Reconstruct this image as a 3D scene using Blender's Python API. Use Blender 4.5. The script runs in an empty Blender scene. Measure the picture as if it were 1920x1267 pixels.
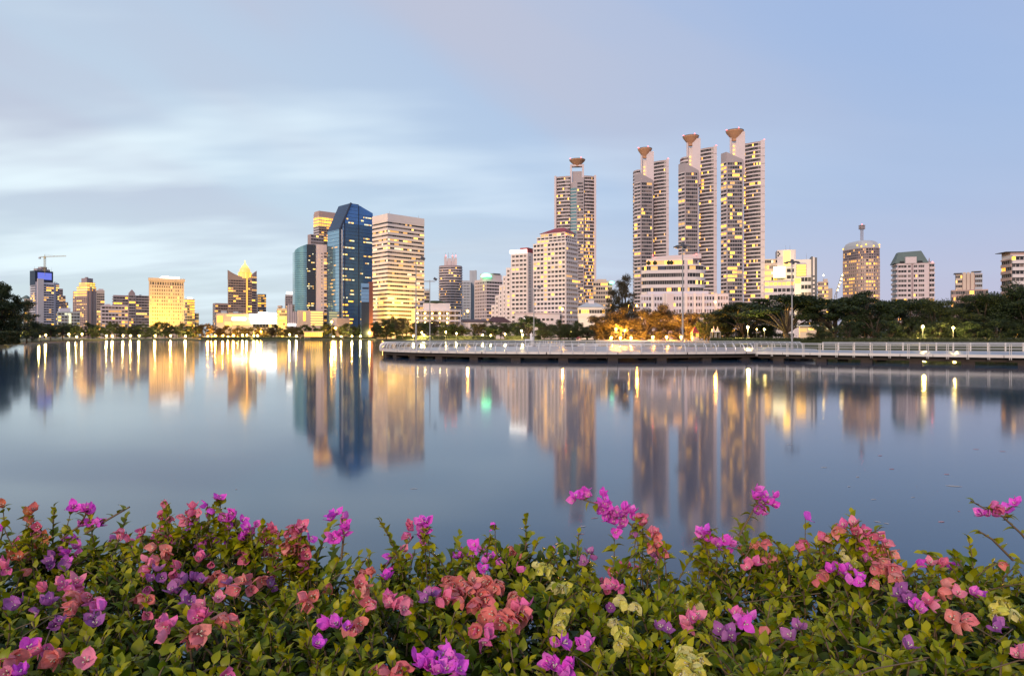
import bpy, math, random
from mathutils import Vector, Matrix, noise as mnoise
R = math.radians
rnd = random.Random(7)
scene = bpy.context.scene
COL = scene.collection

# ------------------------------------------------------------------ camera
CAMZ = 3.0
F = 1280.0            # focal length in photo pixels (1920 px wide photo)
HOR = 631.0           # horizon row in the photo
cam_d = bpy.data.cameras.new('camera')
cam_d.sensor_width = 36.0
cam_d.lens = 24.0
cam_d.shift_y = (HOR - 633.5) / 1920.0
cam_d.clip_start = 0.05
cam_d.clip_end = 12000
cam = bpy.data.objects.new('camera', cam_d)
COL.objects.link(cam)
cam.location = (0, 0, CAMZ)
cam.rotation_euler = (R(90), 0, 0)
scene.camera = cam

# ------------------------------------------------------------------ world
SUN_EL, SUN_AZ = 21.0, 200.0     # azimuth from +Y clockwise: behind the camera, a little left
world = bpy.data.worlds.new('World')
scene.world = world
world.use_nodes = True
wt = world.node_tree
wt.nodes.clear()
class NT:
    def __init__(s, t): s.t = t
    def n(s, typ, **kw):
        nd = s.t.nodes.new(typ)
        for k, v in kw.items():
            if k == 'ins':
                for a, b in v.items(): nd.inputs[a].default_value = b
            else: setattr(nd, k, v)
        return nd
    def l(s, a, b): s.t.links.new(a, b)
    def math(s, op, a, b=None, c=None, clamp=False):
        nd = s.t.nodes.new('ShaderNodeMath'); nd.operation = op; nd.use_clamp = clamp
        for i, v in enumerate((a, b, c)):
            if v is None: continue
            if isinstance(v, (int, float)): nd.inputs[i].default_value = v
            else: s.t.links.new(v, nd.inputs[i])
        return nd.outputs[0]
    def mix(s, f, a, b, blend='MIX'):
        nd = s.t.nodes.new('ShaderNodeMix'); nd.data_type = 'RGBA'; nd.blend_type = blend
        for i, v in ((0, f), (6, a), (7, b)):
            if isinstance(v, (int, float)): nd.inputs[i].default_value = v
            elif isinstance(v, (tuple, list)): nd.inputs[i].default_value = (*v[:3], 1)
            else: s.t.links.new(v, nd.inputs[i])
        return nd.outputs[2]
    def ramp(s, x, a, b):          # smooth 0..1 between a and b
        nd = s.t.nodes.new('ShaderNodeMapRange'); nd.interpolation_type = 'SMOOTHSTEP'
        s.t.links.new(x, nd.inputs[0]); nd.inputs[1].default_value = a; nd.inputs[2].default_value = b
        return nd.outputs[0]
W = NT(wt)
sky = W.n('ShaderNodeTexSky', sky_type='NISHITA', sun_disc=False, sun_elevation=R(SUN_EL),
          sun_rotation=R(SUN_AZ), altitude=0, air_density=1.2, dust_density=2.0, ozone_density=2.0)
SKY_STRENGTH = 0.10
tc = W.n('ShaderNodeTexCoord')
sep = W.n('ShaderNodeSeparateXYZ'); W.l(tc.outputs['Generated'], sep.inputs[0])
dx, dy, dz = sep.outputs
zz = W.math('MAXIMUM', dz, 0.0)
den = W.math('ADD', zz, 0.16)
pxn = W.math('DIVIDE', dx, den); pyn = W.math('DIVIDE', dy, den)
comb = W.n('ShaderNodeCombineXYZ'); W.l(pxn, comb.inputs[0]); W.l(pyn, comb.inputs[1])
def wnoise(scale, rot, stretch, detail, rough, off=(0, 0, 0)):
    mp = W.n('ShaderNodeMapping'); W.l(comb.outputs[0], mp.inputs[0])
    mp.inputs['Rotation'].default_value = (0, 0, R(rot)); mp.inputs['Scale'].default_value = (stretch, 1, 1)
    mp.inputs['Location'].default_value = off
    nz = W.n('ShaderNodeTexNoise', ins={'Scale': scale, 'Detail': detail, 'Roughness': rough})
    W.l(mp.outputs[0], nz.inputs[0])
    return nz.outputs[0]
# stratus layer over a clear twilight sky; all colours are radiances at strength 1/SKY_STRENGTH
K = 1.0 / SKY_STRENGTH
SKY_GAIN = 1.22
def kc(r, g, b): return (r * K * SKY_GAIN, g * K * SKY_GAIN, b * K * SKY_GAIN)
lr = W.ramp(dx, -0.62, 0.62)                      # the thicker, brighter veil lies to the west (left)
veil = W.mix(lr, kc(0.52, 0.66, 0.77), kc(0.33, 0.44, 0.66))
hi_el = W.ramp(dz, 0.10, 0.5)
veil = W.mix(hi_el, veil, W.mix(lr, kc(0.46, 0.55, 0.69), kc(0.31, 0.42, 0.67)))
lowband = W.math('SUBTRACT', 1.0, W.ramp(dz, 0.0, 0.24))
veil = W.mix(W.math('MULTIPLY', lowband, 0.8), veil, W.mix(lr, kc(0.60, 0.70, 0.74), kc(0.50, 0.46, 0.62)))
base = W.mix(0.85, sky.outputs[0], veil)
west = W.math('SUBTRACT', 1.0, W.ramp(dx, -0.25, 0.55))
ang = W.n('ShaderNodeCombineXYZ'); W.l(dx, ang.inputs[0]); W.l(dz, ang.inputs[1]); W.l(W.math('MULTIPLY', dy, 0.4), ang.inputs[2])
def anoise(scale, rot, stretch, detail, rough, off):
    mp = W.n('ShaderNodeMapping'); W.l(ang.outputs[0], mp.inputs[0])
    mp.inputs['Rotation'].default_value = (0, 0, R(rot))
    m2 = W.n('ShaderNodeMapping'); W.l(mp.outputs[0], m2.inputs[0]); m2.inputs['Scale'].default_value = (stretch, 1, 0.6); m2.inputs['Location'].default_value = off
    nz = W.n('ShaderNodeTexNoise', ins={'Scale': scale, 'Detail': detail, 'Roughness': rough}); W.l(m2.outputs[0], nz.inputs[0])
    return nz.outputs[0]
n1 = anoise(4.2, 27, 0.24, 3.5, 0.5, (0.3, 0.15, 0.4))
n2 = wnoise(1.15, 14, 0.42, 4.0, 0.52, (1.7, 5.2, 0))
c_grey = W.math('MULTIPLY', W.math('MULTIPLY', W.ramp(n1, 0.40, 0.64), W.ramp(dz, 0.05, 0.30)), W.math('MULTIPLY_ADD', west, 0.75, 0.22))
base = W.mix(c_grey, base, kc(0.43, 0.455, 0.565))
c_lit = W.math('MULTIPLY', W.ramp(n2, 0.44, 0.66), W.math('MULTIPLY_ADD', west, 0.75, 0.10))
base = W.mix(c_lit, base, W.mix(lr, kc(0.70, 0.82, 0.87), kc(0.44, 0.54, 0.72)))
n3 = wnoise(1.9, 8, 0.36, 4.5, 0.55, (7.7, 2.2, 0))
lowc = W.math('MULTIPLY', W.math('MULTIPLY', W.ramp(n3, 0.50, 0.70), W.math('SUBTRACT', 1.0, W.ramp(dz, 0.12, 0.34))), W.math('MULTIPLY_ADD', west, 0.45, 0.05))
base = W.mix(lowc, base, kc(0.47, 0.54, 0.63))
bg = W.n('ShaderNodeBackground', ins={'Strength': SKY_STRENGTH})
W.l(base, bg.inputs[0])
wo = W.n('ShaderNodeOutputWorld'); W.l(bg.outputs[0], wo.inputs[0])

# ------------------------------------------------------------------ sun (after-glow from behind the camera)
sl = bpy.data.lights.new('sun', 'SUN'); sl.energy = 2.5; sl.angle = R(12); sl.color = (1.0, 0.73, 0.62)
sun = bpy.data.objects.new('sun', sl); COL.objects.link(sun)
sd = Vector((math.sin(R(SUN_AZ)) * math.cos(R(SUN_EL)), math.cos(R(SUN_AZ)) * math.cos(R(SUN_EL)), math.sin(R(SUN_EL))))
sun.rotation_euler = sd.to_track_quat('Z', 'Y').to_euler()

scene.view_settings.view_transform = 'Standard'
scene.view_settings.look = 'None'
scene.view_settings.exposure = 0.0
scene.view_settings.gamma = 1.0
scene.view_settings.use_curve_mapping = False
scene.render.engine = 'CYCLES'
cy = scene.cycles
cy.use_denoising = True
cy.max_bounces = 6; cy.diffuse_bounces = 2; cy.glossy_bounces = 3; cy.transmission_bounces = 3; cy.transparent_max_bounces = 6
cy.sample_clamp_indirect = 6.0
cy.caustics_reflective = False; cy.caustics_refractive = False
cy.use_light_tree = True

# ------------------------------------------------------------------ helpers
def wx(px, D): return (px - 960.0) / F * D
def wz(py, D): return CAMZ + (HOR - py) / F * D
GZ = 1.2

MATS = {}
def mat(name, color=(0.8, 0.8, 0.8), rough=0.6, spec=0.4, metal=0.0, var=0.12, scale=0.4, emit=None, estr=1.0, bump=0.0,
        sample=False, sub=0.0, trans=0.0, attr=False, coat=0.0):
    if name in MATS: return MATS[name]
    m = bpy.data.materials.new(name); m.use_nodes = True
    t = NT(m.node_tree); b = m.node_tree.nodes['Principled BSDF']
    b.inputs['Roughness'].default_value = rough
    b.inputs['Metallic'].default_value = metal
    b.inputs['Specular IOR Level'].default_value = spec
    if coat: b.inputs['Coat Weight'].default_value = coat
    geo = t.n('ShaderNodeNewGeometry')
    nz = t.n('ShaderNodeTexNoise', ins={'Scale': scale, 'Detail': 4.0, 'Roughness': 0.6})
    t.l(geo.outputs['Position'], nz.inputs[0])
    f = t.math('MULTIPLY_ADD', nz.outputs[0], 2 * var, 1 - var)
    src = color
    if attr:
        at = t.n('ShaderNodeAttribute'); at.attribute_name = 'tint'
        src = at.outputs[0]
    c = t.mix(1.0, src, f, 'MULTIPLY')
    nd = c.node
    for lk in list(m.node_tree.links):
        if lk.to_node == nd and lk.to_socket == nd.inputs[7]: m.node_tree.links.remove(lk)
    cmb = t.n('ShaderNodeCombineColor')
    for i in range(3): t.l(f, cmb.inputs[i])
    t.l(cmb.outputs[0], nd.inputs[7])
    t.l(c, b.inputs['Base Color'])
    if emit:
        b.inputs['Emission Color'].default_value = (*emit, 1)
        b.inputs['Emission Strength'].default_value = estr
    if bump:
        bp = t.n('ShaderNodeBump', ins={'Strength': bump, 'Distance': 0.02})
        t.l(nz.outputs[0], bp.inputs['Height']); t.l(bp.outputs[0], b.inputs['Normal'])
    if trans:
        tr = t.n('ShaderNodeBsdfTranslucent'); t.l(c, tr.inputs[0])
        ms = t.n('ShaderNodeMixShader', ins={0: trans})
        out = m.node_tree.nodes['Material Output']
        t.l(b.outputs[0], ms.inputs[1]); t.l(tr.outputs[0], ms.inputs[2]); t.l(ms.outputs[0], out.inputs[0])
    m.cycles.emission_sampling = 'AUTO' if sample else 'NONE'
    MATS[name] = m
    return m

class MB:
    def __init__(s): s.v = []; s.f = []; s.m = []; s.c = []; s.smooth = False
    def quad(s, a, b, c, d, m=0):
        i = len(s.v); s.v += [a, b, c, d]; s.f.append((i, i+1, i+2, i+3)); s.m.append(m)
    def poly(s, pts, m=0):
        i = len(s.v); s.v += list(pts); s.f.append(tuple(range(i, i+len(pts)))); s.m.append(m)
    def box(s, x0, x1, y0, y1, z0, z1, m=0):
        i = len(s.v)
        s.v += [(x0,y0,z0),(x1,y0,z0),(x1,y1,z0),(x0,y1,z0),(x0,y0,z1),(x1,y0,z1),(x1,y1,z1),(x0,y1,z1)]
        for q in ((0,3,2,1),(4,5,6,7),(0,1,5,4),(1,2,6,5),(2,3,7,6),(3,0,4,7)):
            s.f.append(tuple(i+k for k in q)); s.m.append(m)
        return s
    def prism(s, pts, z0, z1, m=0, top=None):      # pts counter-clockwise; z1 may be a list (one per corner)
        n = len(pts); i = len(s.v)
        zt = z1 if isinstance(z1, (list, tuple)) else [z1]*n
        s.v += [(p[0], p[1], z0) for p in pts] + [(p[0], p[1], zt[k]) for k, p in enumerate(pts)]
        for k in range(n):
            j = (k+1) % n
            s.f.append((i+k, i+j, i+n+j, i+n+k)); s.m.append(m)
        s.f.append(tuple(i+n+k for k in range(n))); s.m.append(m if top is None else top)
        s.f.append(tuple(i+k for k in reversed(range(n)))); s.m.append(m)
        return s
    def tube(s, pts, r, n=6, m=0, cap=True):
        pts = [Vector(p) for p in pts]
        rr = r if isinstance(r, (list, tuple)) else [r]*len(pts)
        i0 = len(s.v)
        ref = Vector((0.31, 0.17, 0.93)).normalized()
        for k, p in enumerate(pts):
            d = (pts[min(k+1, len(pts)-1)] - pts[max(k-1, 0)])
            d = d.normalized() if d.length > 1e-9 else Vector((0,0,1))
            a = d.cross(ref)
            if a.length < 0.1: a = d.cross(Vector((1,0,0)))
            a.normalize(); b = d.cross(a)
            for q in range(n):
                t = 2*math.pi*q/n
                w = p + (a*math.cos(t) + b*math.sin(t))*rr[k]
                s.v.append((w.x, w.y, w.z))
        for k in range(len(pts)-1):
            for q in range(n):
                q2 = (q+1) % n
                s.f.append((i0+k*n+q, i0+k*n+q2, i0+(k+1)*n+q2, i0+(k+1)*n+q)); s.m.append(m)
        if cap:
            s.f.append(tuple(i0+q for q in reversed(range(n)))); s.m.append(m)
            s.f.append(tuple(i0+(len(pts)-1)*n+q for q in range(n))); s.m.append(m)
        return s
    def lathe(s, prof, c=(0,0,0), n=16, m=0):       # prof: (radius, z) from bottom up
        i0 = len(s.v)
        for r, z in prof:
            for q in range(n):
                t = 2*math.pi*q/n
                s.v.append((c[0]+r*math.cos(t), c[1]+r*math.sin(t), c[2]+z))
        for k in range(len(prof)-1):
            for q in range(n):
                q2 = (q+1) % n
                s.f.append((i0+k*n+q, i0+k*n+q2, i0+(k+1)*n+q2, i0+(k+1)*n+q)); s.m.append(m)
        s.f.append(tuple(i0+q for q in reversed(range(n)))); s.m.append(m)
        s.f.append(tuple(i0+(len(prof)-1)*n+q for q in range(n))); s.m.append(m)
        return s
    def mesh(s, name, mats, smooth=False):
        me = bpy.data.meshes.new(name)
        me.from_pydata(s.v, [], s.f)
        for m in (mats if isinstance(mats, (list, tuple)) else [mats]): me.materials.append(m)
        if any(s.m): me.polygons.foreach_set('material_index', s.m)
        if smooth or s.smooth: me.polygons.foreach_set('use_smooth', [True]*len(s.f))
        if s.c:
            at = me.attributes.new('tint', 'FLOAT_COLOR', 'FACE')
            flat = [x for c in s.c for x in (c[0], c[1], c[2], 1.0)]
            at.data.foreach_set('color', flat)
        me.update()
        return me
    def build(s, name, mats, parent=None, smooth=False, loc=None):
        return obj(name, s.mesh(name, mats, smooth), parent, loc)

def obj(name, data, parent=None, loc=None, rz=None):
    o = bpy.data.objects.new(name, data); COL.objects.link(o)
    if parent is not None: o.parent = parent
    if loc is not None: o.location = loc
    if rz is not None: o.rotation_euler = (0, 0, rz)
    return o
def tag(o, label=None, cat=None, group=None, kind=None):
    if label: o['label'] = label
    if cat: o['category'] = cat
    if group: o['group'] = group
    if kind: o['kind'] = kind
    return o
def thing(name, label, cat, loc, rz=0.0, group=None):
    return tag(obj(name, None, None, loc, rz), label, cat, group)

# ------------------------------------------------------------------ materials
M = {}
M['white'] = mat('white_render', (0.70, 0.62, 0.59), 0.7, var=0.10, scale=0.12)
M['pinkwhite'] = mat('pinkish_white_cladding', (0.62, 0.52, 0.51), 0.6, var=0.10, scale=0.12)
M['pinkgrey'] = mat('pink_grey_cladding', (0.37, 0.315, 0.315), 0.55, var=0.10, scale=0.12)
M['lilac'] = mat('pale_lilac_render', (0.60, 0.56, 0.60), 0.7, var=0.10, scale=0.12)
M['beige'] = mat('beige_render', (0.58, 0.46, 0.36), 0.7, var=0.12, scale=0.12)
M['brown'] = mat('brown_stone', (0.36, 0.25, 0.20), 0.6, var=0.14, scale=0.12)
M['pinkbrown'] = mat('pinkish_brown_render', (0.46, 0.32, 0.27), 0.7, var=0.12, scale=0.12)
M['mauve'] = mat('mauve_concrete', (0.34, 0.26, 0.26), 0.7, var=0.14, scale=0.12)
M['grey'] = mat('grey_concrete', (0.42, 0.44, 0.46), 0.75, var=0.14, scale=0.12)
M['darkgrey'] = mat('dark_grey_metal', (0.10, 0.10, 0.11), 0.5, var=0.15, scale=0.3)
M['greyglassblock'] = mat('pale_grey_green_render', (0.42, 0.45, 0.43), 0.6, var=0.12, scale=0.15)
M['redbrown'] = mat('red_brown_tile', (0.20, 0.065, 0.04), 0.6, var=0.12, scale=0.2)
M['redroof'] = mat('dark_red_roof', (0.26, 0.035, 0.04), 0.55, var=0.2, scale=0.3)
M['darkroof'] = mat('dark_maroon_roof', (0.07, 0.03, 0.035), 0.6, var=0.2, scale=0.3)
M['greenroof'] = mat('grey_green_roof', (0.11, 0.145, 0.13), 0.6, var=0.15, scale=0.3)
M['copper'] = mat('copper_brown_bowl', (0.56, 0.30, 0.17), 0.5, var=0.12, scale=0.3)
M['glass'] = mat('dark_window_glass', (0.035, 0.034, 0.036), 0.15, 0.3, var=0.3, scale=0.2)
M['glass2'] = mat('grey_window_glass', (0.085, 0.08, 0.076), 0.2, 0.3, var=0.3, scale=0.2)
M['glass3'] = mat('curtained_window', (0.19, 0.15, 0.13), 0.3, 0.3, var=0.3, scale=0.2)
M['blueglass'] = mat('blue_curtain_wall', (0.085, 0.19, 0.40), 0.06, 0.6, metal=0.6, var=0.4, scale=0.12)
M['blueglass2'] = mat('deep_blue_curtain_wall', (0.03, 0.055, 0.125), 0.06, 0.6, metal=0.4, var=0.18, scale=0.08)
M['skyglass'] = mat('pale_blue_curtain_wall', (0.27, 0.42, 0.54), 0.05, 0.6, metal=0.75, var=0.15, scale=0.08)
M['tealglass'] = mat('teal_curtain_wall', (0.19, 0.33, 0.36), 0.05, 0.6, metal=0.75, var=0.45, scale=0.10)
M['blackglass'] = mat('black_curtain_wall', (0.025, 0.03, 0.035), 0.06, 0.6, var=0.2, scale=0.1)
M['darkblue'] = mat('dark_blue_mullion', (0.02, 0.03, 0.06), 0.4, var=0.1)
M['whitemetal'] = mat('brushed_pale_metal', (0.62, 0.61, 0.60), 0.35, 0.5, metal=0.35, var=0.10, scale=3.0)
M['mast'] = mat('galvanised_mast', (0.34, 0.33, 0.32), 0.5, 0.4, metal=0.3, var=0.12, scale=2.0)
M['deck'] = mat('weathered_deck_boards', (0.27, 0.27, 0.29), 0.28, 0.5, var=0.22, scale=0.9)
M['fascia'] = mat('pale_fascia', (0.62, 0.58, 0.52), 0.6, var=0.15, scale=1.2)
M['beam'] = mat('dark_concrete_beam', (0.045, 0.034, 0.026), 0.9, var=0.35, scale=1.2)  # very dark mottled brown for deck beams and piles
M['bark'] = mat('tree_bark', (0.050, 0.038, 0.028), 0.85, var=0.3, scale=2.0)
M['leafdark'] = mat('dark_tree_leaves', (0.027, 0.043, 0.014), 0.5, 0.3, var=0.45, scale=0.35, trans=0.2)
M['leafmid'] = mat('park_tree_leaves', (0.042, 0.056, 0.018), 0.5, 0.3, var=0.45, scale=0.35, trans=0.2)
M['leafbrown'] = mat('olive_tree_leaves', (0.055, 0.046, 0.022), 0.55, 0.3, var=0.45, scale=0.35, trans=0.2)
M['hedgeleaf'] = mat('clipped_hedge_leaves', (0.045, 0.058, 0.020), 0.5, 0.3, var=0.4, scale=0.6, trans=0.15)
def emat(name, c, s, sample=False): return mat(name, (0.3, 0.25, 0.2), 0.4, emit=c, estr=s, sample=sample, var=0.05)
M['lit_y'] = emat('lit_window_yellow', (1.0, 0.47, 0.015), 2.7)
M['lit_w'] = emat('lit_window_pale', (1.0, 0.62, 0.10), 2.1)
M['lit_o'] = emat('lit_window_amber', (1.0, 0.38, 0.015), 2.0)
M['lit_dim'] = emat('lit_window_dim', (1.0, 0.48, 0.06), 0.85)
M['lit_c'] = emat('lit_window_office_white', (0.92, 0.90, 0.55), 1.15)
M['sign_w'] = emat('lit_sign_white', (1.0, 0.95, 0.86), 4.5)
M['sign_pale'] = emat('lit_panel_pale_yellow', (1.0, 0.82, 0.42), 2.2)
M['sign_b'] = emat('lit_screen_blue', (0.07, 0.16, 1.0), 0.75)
M['sign_g'] = emat('lit_sign_green', (0.15, 1.0, 0.42), 5.0)
M['glow_y'] = emat('lit_yellow_glow', (1.0, 0.56, 0.06), 2.8)
M['gold'] = emat('gold_crown_baked_glow', (1.0, 0.48, 0.04), 1.25)  # floodlight on the crown put in as emission
M['red_l'] = emat('red_beacon', (1.0, 0.06, 0.05), 14.0)
M['lamp_w'] = emat('lamp_globe_warm', (1.0, 0.66, 0.16), 34.0)
M['lamp_o'] = emat('lamp_globe_sodium', (1.0, 0.42, 0.05), 34.0)
DARKS = ['glass', 'glass', 'glass2', 'glass', 'glass2', 'glass3']
LITS = ['lit_y', 'lit_y', 'lit_w', 'lit_o', 'lit_dim', 'lit_dim']
PAL_W = [M[k] for k in ('glass', 'glass2', 'glass3', 'lit_y', 'lit_w', 'lit_o', 'lit_dim', 'lit_c')]
PIDX = {k: i for i, k in enumerate(('glass', 'glass2', 'glass3', 'lit_y', 'lit_w', 'lit_o', 'lit_dim', 'lit_c'))}

# ------------------------------------------------------------------ facade builder
def offset_poly(pts, d):
    out = []
    n = len(pts)
    for i, p in enumerate(pts):
        ns = []
        if i > 0: ns.append((p[0]-pts[i-1][0], p[1]-pts[i-1][1]))
        if i < n-1: ns.append((pts[i+1][0]-p[0], pts[i+1][1]-p[1]))
        nn = []
        for a in ns:
            l = math.hypot(*a) or 1
            nn.append((a[1]/l, -a[0]/l))
        if len(nn) == 2:
            bx, by = nn[0][0]+nn[1][0], nn[0][1]+nn[1][1]
            l2 = bx*bx+by*by
            k = 2.0/l2 if l2 > 0.2 else 1.0
            out.append((p[0]+bx*k*d, p[1]+by*k*d))
        else:
            out.append((p[0]+nn[0][0]*d, p[1]+nn[0][1]*d))
    return out
def strip_mesh(name, pts, h, out, m, inn=0.1):
    b = MB(); A = offset_poly(pts, -inn); B = offset_poly(pts, out)
    for i in range(len(pts)-1):
        a0, a1, b0, b1 = A[i], A[i+1], B[i], B[i+1]
        b.quad((*b0, 0), (*b1, 0), (*b1, h), (*b0, h))
        b.quad((*b0, h), (*b1, h), (*a1, h), (*a0, h))
        b.quad((*a0, 0), (*a1, 0), (*b1, 0), (*b0, 0))
    b.quad((*A[0], 0), (*B[0], 0), (*B[0], h), (*A[0], h))
    b.quad((*B[-1], 0), (*A[-1], 0), (*A[-1], h), (*B[-1], h))
    return b.mesh(name, m)
WIN_CACHE = {}
def win_mesh(w, h, key):
    k = (round(w, 2), round(h, 2), key)
    if k not in WIN_CACHE:
        WIN_CACHE[k] = MB().box(-w/2, w/2, -0.10, 0.05, 0, h).mesh('window', M[key])
    return WIN_CACHE[k]
def facade(root, pts, z0, z1, n, lo=0.35, hi=0.88, nseg=None, lit=0.12, lits=LITS, darks=DARKS, sp=None, proud=0.35,
           pier=0.0, pier_mat=None, single=False, spandrel=True, gap=0.12, every=1, litfun=None, low=None):
    """storeys along a polyline: one spandrel per storey (proud) and the windows of that storey set back behind it"""
    fh = (z1 - z0) / n
    L = [math.hypot(pts[i+1][0]-pts[i][0], pts[i+1][1]-pts[i][1]) for i in range(len(pts)-1)]
    if nseg is None: nseg = [max(1, round(l/3.2)) for l in L]
    if spandrel:
        sm = strip_mesh('spandrel', pts, fh*(1-(hi-lo)), proud, sp)
        for i in range(n):
            obj('spandrel', sm, root, (0, 0, z0 + i*fh + fh*(hi-1)))
        tm = strip_mesh('spandrel', pts, fh*(1-hi)+0.3, proud, sp)
        obj('spandrel', tm, root, (0, 0, z1 - fh*(1-hi)))
    def pick(fl, u):
        p = 1.35*(lit if litfun is None else litfun(fl, u))
        return rnd.choice(lits) if rnd.random() < p else rnd.choice(darks)
    O = offset_poly(pts, 0.06)
    if pier > 0:
        for e in range(len(L)):
            ax, ay = pts[e]; ddx, ddy = (pts[e+1][0]-ax)/L[e], (pts[e+1][1]-ay)/L[e]
            pm = MB().box(-pier/2, pier/2, -(proud-0.05), 0.1, 0, z1-z0).mesh('pier', pier_mat or sp)
            for k in range(nseg[e]+1):
                u = L[e]*k/nseg[e]
                u = min(max(u, pier/2), L[e]-pier/2)
                if e > 0 and k == 0: continue
                obj('pier', pm, root, (ax+ddx*u, ay+ddy*u, z0), math.atan2(ddy, ddx))
    if single:
        for e in range(len(L)):
            ax, ay = pts[e]; ddx, ddy = (pts[e+1][0]-ax)/L[e], (pts[e+1][1]-ay)/L[e]
            sw = L[e]/nseg[e]
            for fl in range(n):
                for k in range(nseg[e]):
                    u = sw*(k+0.5)
                    obj('window', win_mesh(sw*(1-gap)-pier*0.8, fh*(hi-lo)+0.04, pick(fl, u/L[e])), root,
                        (ax+ddx*u, ay+ddy*u, z0+fl*fh+fh*lo-0.02), math.atan2(ddy, ddx))
    else:
        for fl in range(n):
            b = MB()
            za, zb = z0+fl*fh+fh*lo-0.02, z0+fl*fh+fh*hi+0.02
            for e in range(len(L)):
                (ax, ay), (bx, by) = O[e], O[e+1]
                run = None
                for k in range(nseg[e]):
                    if run is None or rnd.random() < 0.62: run = pick(fl, (k+0.5)/nseg[e])
                    t0, t1 = (k+gap/2)/nseg[e], (k+1-gap/2)/nseg[e]
                    b.quad((ax+(bx-ax)*t0, ay+(by-ay)*t0, za), (ax+(bx-ax)*t1, ay+(by-ay)*t1, za),
                           (ax+(bx-ax)*t1, ay+(by-ay)*t1, zb), (ax+(bx-ax)*t0, ay+(by-ay)*t0, zb), PIDX[run])
            b.build('window_band', PAL_W, root)

class Bld:
    """a rectangular block whose nearest vertical edge stands at photo column xC; xL / xR are its outer columns"""
    def __init__(s, name, label, xL, xC, xR, ytop, D, delta=0.0, depth=20.0, wall='white', cat='building', core=True, ybot=None, back=True):
        s.D = D
        phi = math.atan2(xC-960, F)
        th = -phi + R(delta)
        s.th = th
        C = Vector((wx(xC, D), D, 0))
        tR, tL = (xR-960)/F, (xL-960)/F
        s.w = (tR*C.y - C.x)/(math.cos(th) - tR*math.sin(th)) if xR > xC+0.5 else depth
        s.d = (C.x - tL*C.y)/(math.sin(th) + tL*math.cos(th)) if xC > xL+0.5 else depth
        s.s = D/F*math.cos(phi)         # metres per photo pixel across the view at this block
        s.root = thing(name, label, cat, (C.x, C.y, GZ), th)
        s.h = s.z(ytop)
        s.xL, s.xC, s.xR = xL, xC, xR
        if core: s.box('wall', M[wall], 0, s.w, 0, s.d, 0, s.h)
        s.pts = [(0, s.d), (0, 0), (s.w, 0)] if xC > xL+0.5 else [(0, 0), (s.w, 0)]
    def z(s, py): return wz(py, s.D) - GZ
    def u(s, px):                       # local x on the front face under photo column px
        t = (px-960)/F; c = s.root.location
        return (t*c.y - c.x)/(math.cos(s.th) - t*math.sin(s.th))
    def v(s, px):                       # local y on the left face under photo column px
        t = (px-960)/F; c = s.root.location
        return (c.x - t*c.y)/(math.sin(s.th) + t*math.cos(s.th))
    def box(s, name, m, *a): return MB().box(*a).build(name, m, s.root)

def rooftop(B, x0, x1, y0, y1, z, m='grey', n=3, hmax=3.0, seed=1):
    r = random.Random(seed)
    for i in range(n):
        w = (x1-x0)*r.uniform(0.12, 0.3); d = (y1-y0)*r.uniform(0.2, 0.4)
        x = r.uniform(x0+0.5, max(x0+0.6, x1-w-0.5)); y = r.uniform(y0+0.5, max(y0+0.6, y1-d-0.5))
        MB().box(x, x+w, y, y+d, z-0.1, z+r.uniform(0.4, 1)*hmax).build('plant_room', M[m], B.root)
def parapet(B, x0, x1, y0, y1, z, h, t, m):
    b = MB()
    b.box(x0, x1, y0, y0+t, z, z+h); b.box(x0, x1, y1-t, y1, z, z+h)
    b.box(x0, x0+t, y0+t+0.003, y1-t-0.003, z, z+h-0.003); b.box(x1-t, x1, y0+t+0.003, y1-t-0.003, z, z+h-0.003)
    b.build('parapet', M[m], B.root)
def antenna(root, x, y, z, h, r=0.15, m='mast'):
    MB().tube([(x, y, z), (x, y, z+h)], [r, r*0.4], 5).build('antenna', M[m], root)
def lamp_light(parent, loc, color, power, radius=0.5):
    l = bpy.data.lights.new('lamp_light', 'POINT'); l.energy = power; l.color = color; l.shadow_soft_size = radius
    o = bpy.data.objects.new('lamp_light', l); COL.objects.link(o); o.parent = parent; o.location = loc
    return o
def flood(label, loc, target, color, power, angle=70, group='facade floodlights'):
    """ground floodlight: housing on a small stand, aimed at a facade"""
    t = thing('floodlight', label, 'floodlight', loc, 0, group)
    MB().box(-0.5, 0.5, -0.3, 0.3, 0, 0.25).build('base', M['darkgrey'], t)
    MB().tube([(0, 0, 0.25), (0, 0, 0.9)], 0.1).build('stand', M['darkgrey'], t)
    MB().lathe([(0.25, 0.9), (0.45, 1.0), (0.6, 1.5)], n=10).build('housing', M['darkgrey'], t)
    l = bpy.data.lights.new('flood_light', 'SPOT'); l.energy = power; l.color = color
    l.spot_size = R(angle); l.spot_blend = 0.8; l.shadow_soft_size = 0.5
    o = bpy.data.objects.new('flood_light', l); COL.objects.link(o); o.parent = t; o.location = (0, 0, 1.8)
    o.rotation_euler = (Vector(loc)+Vector((0, 0, 1.8))-Vector(target)).to_track_quat('Z', 'Y').to_euler()
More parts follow.
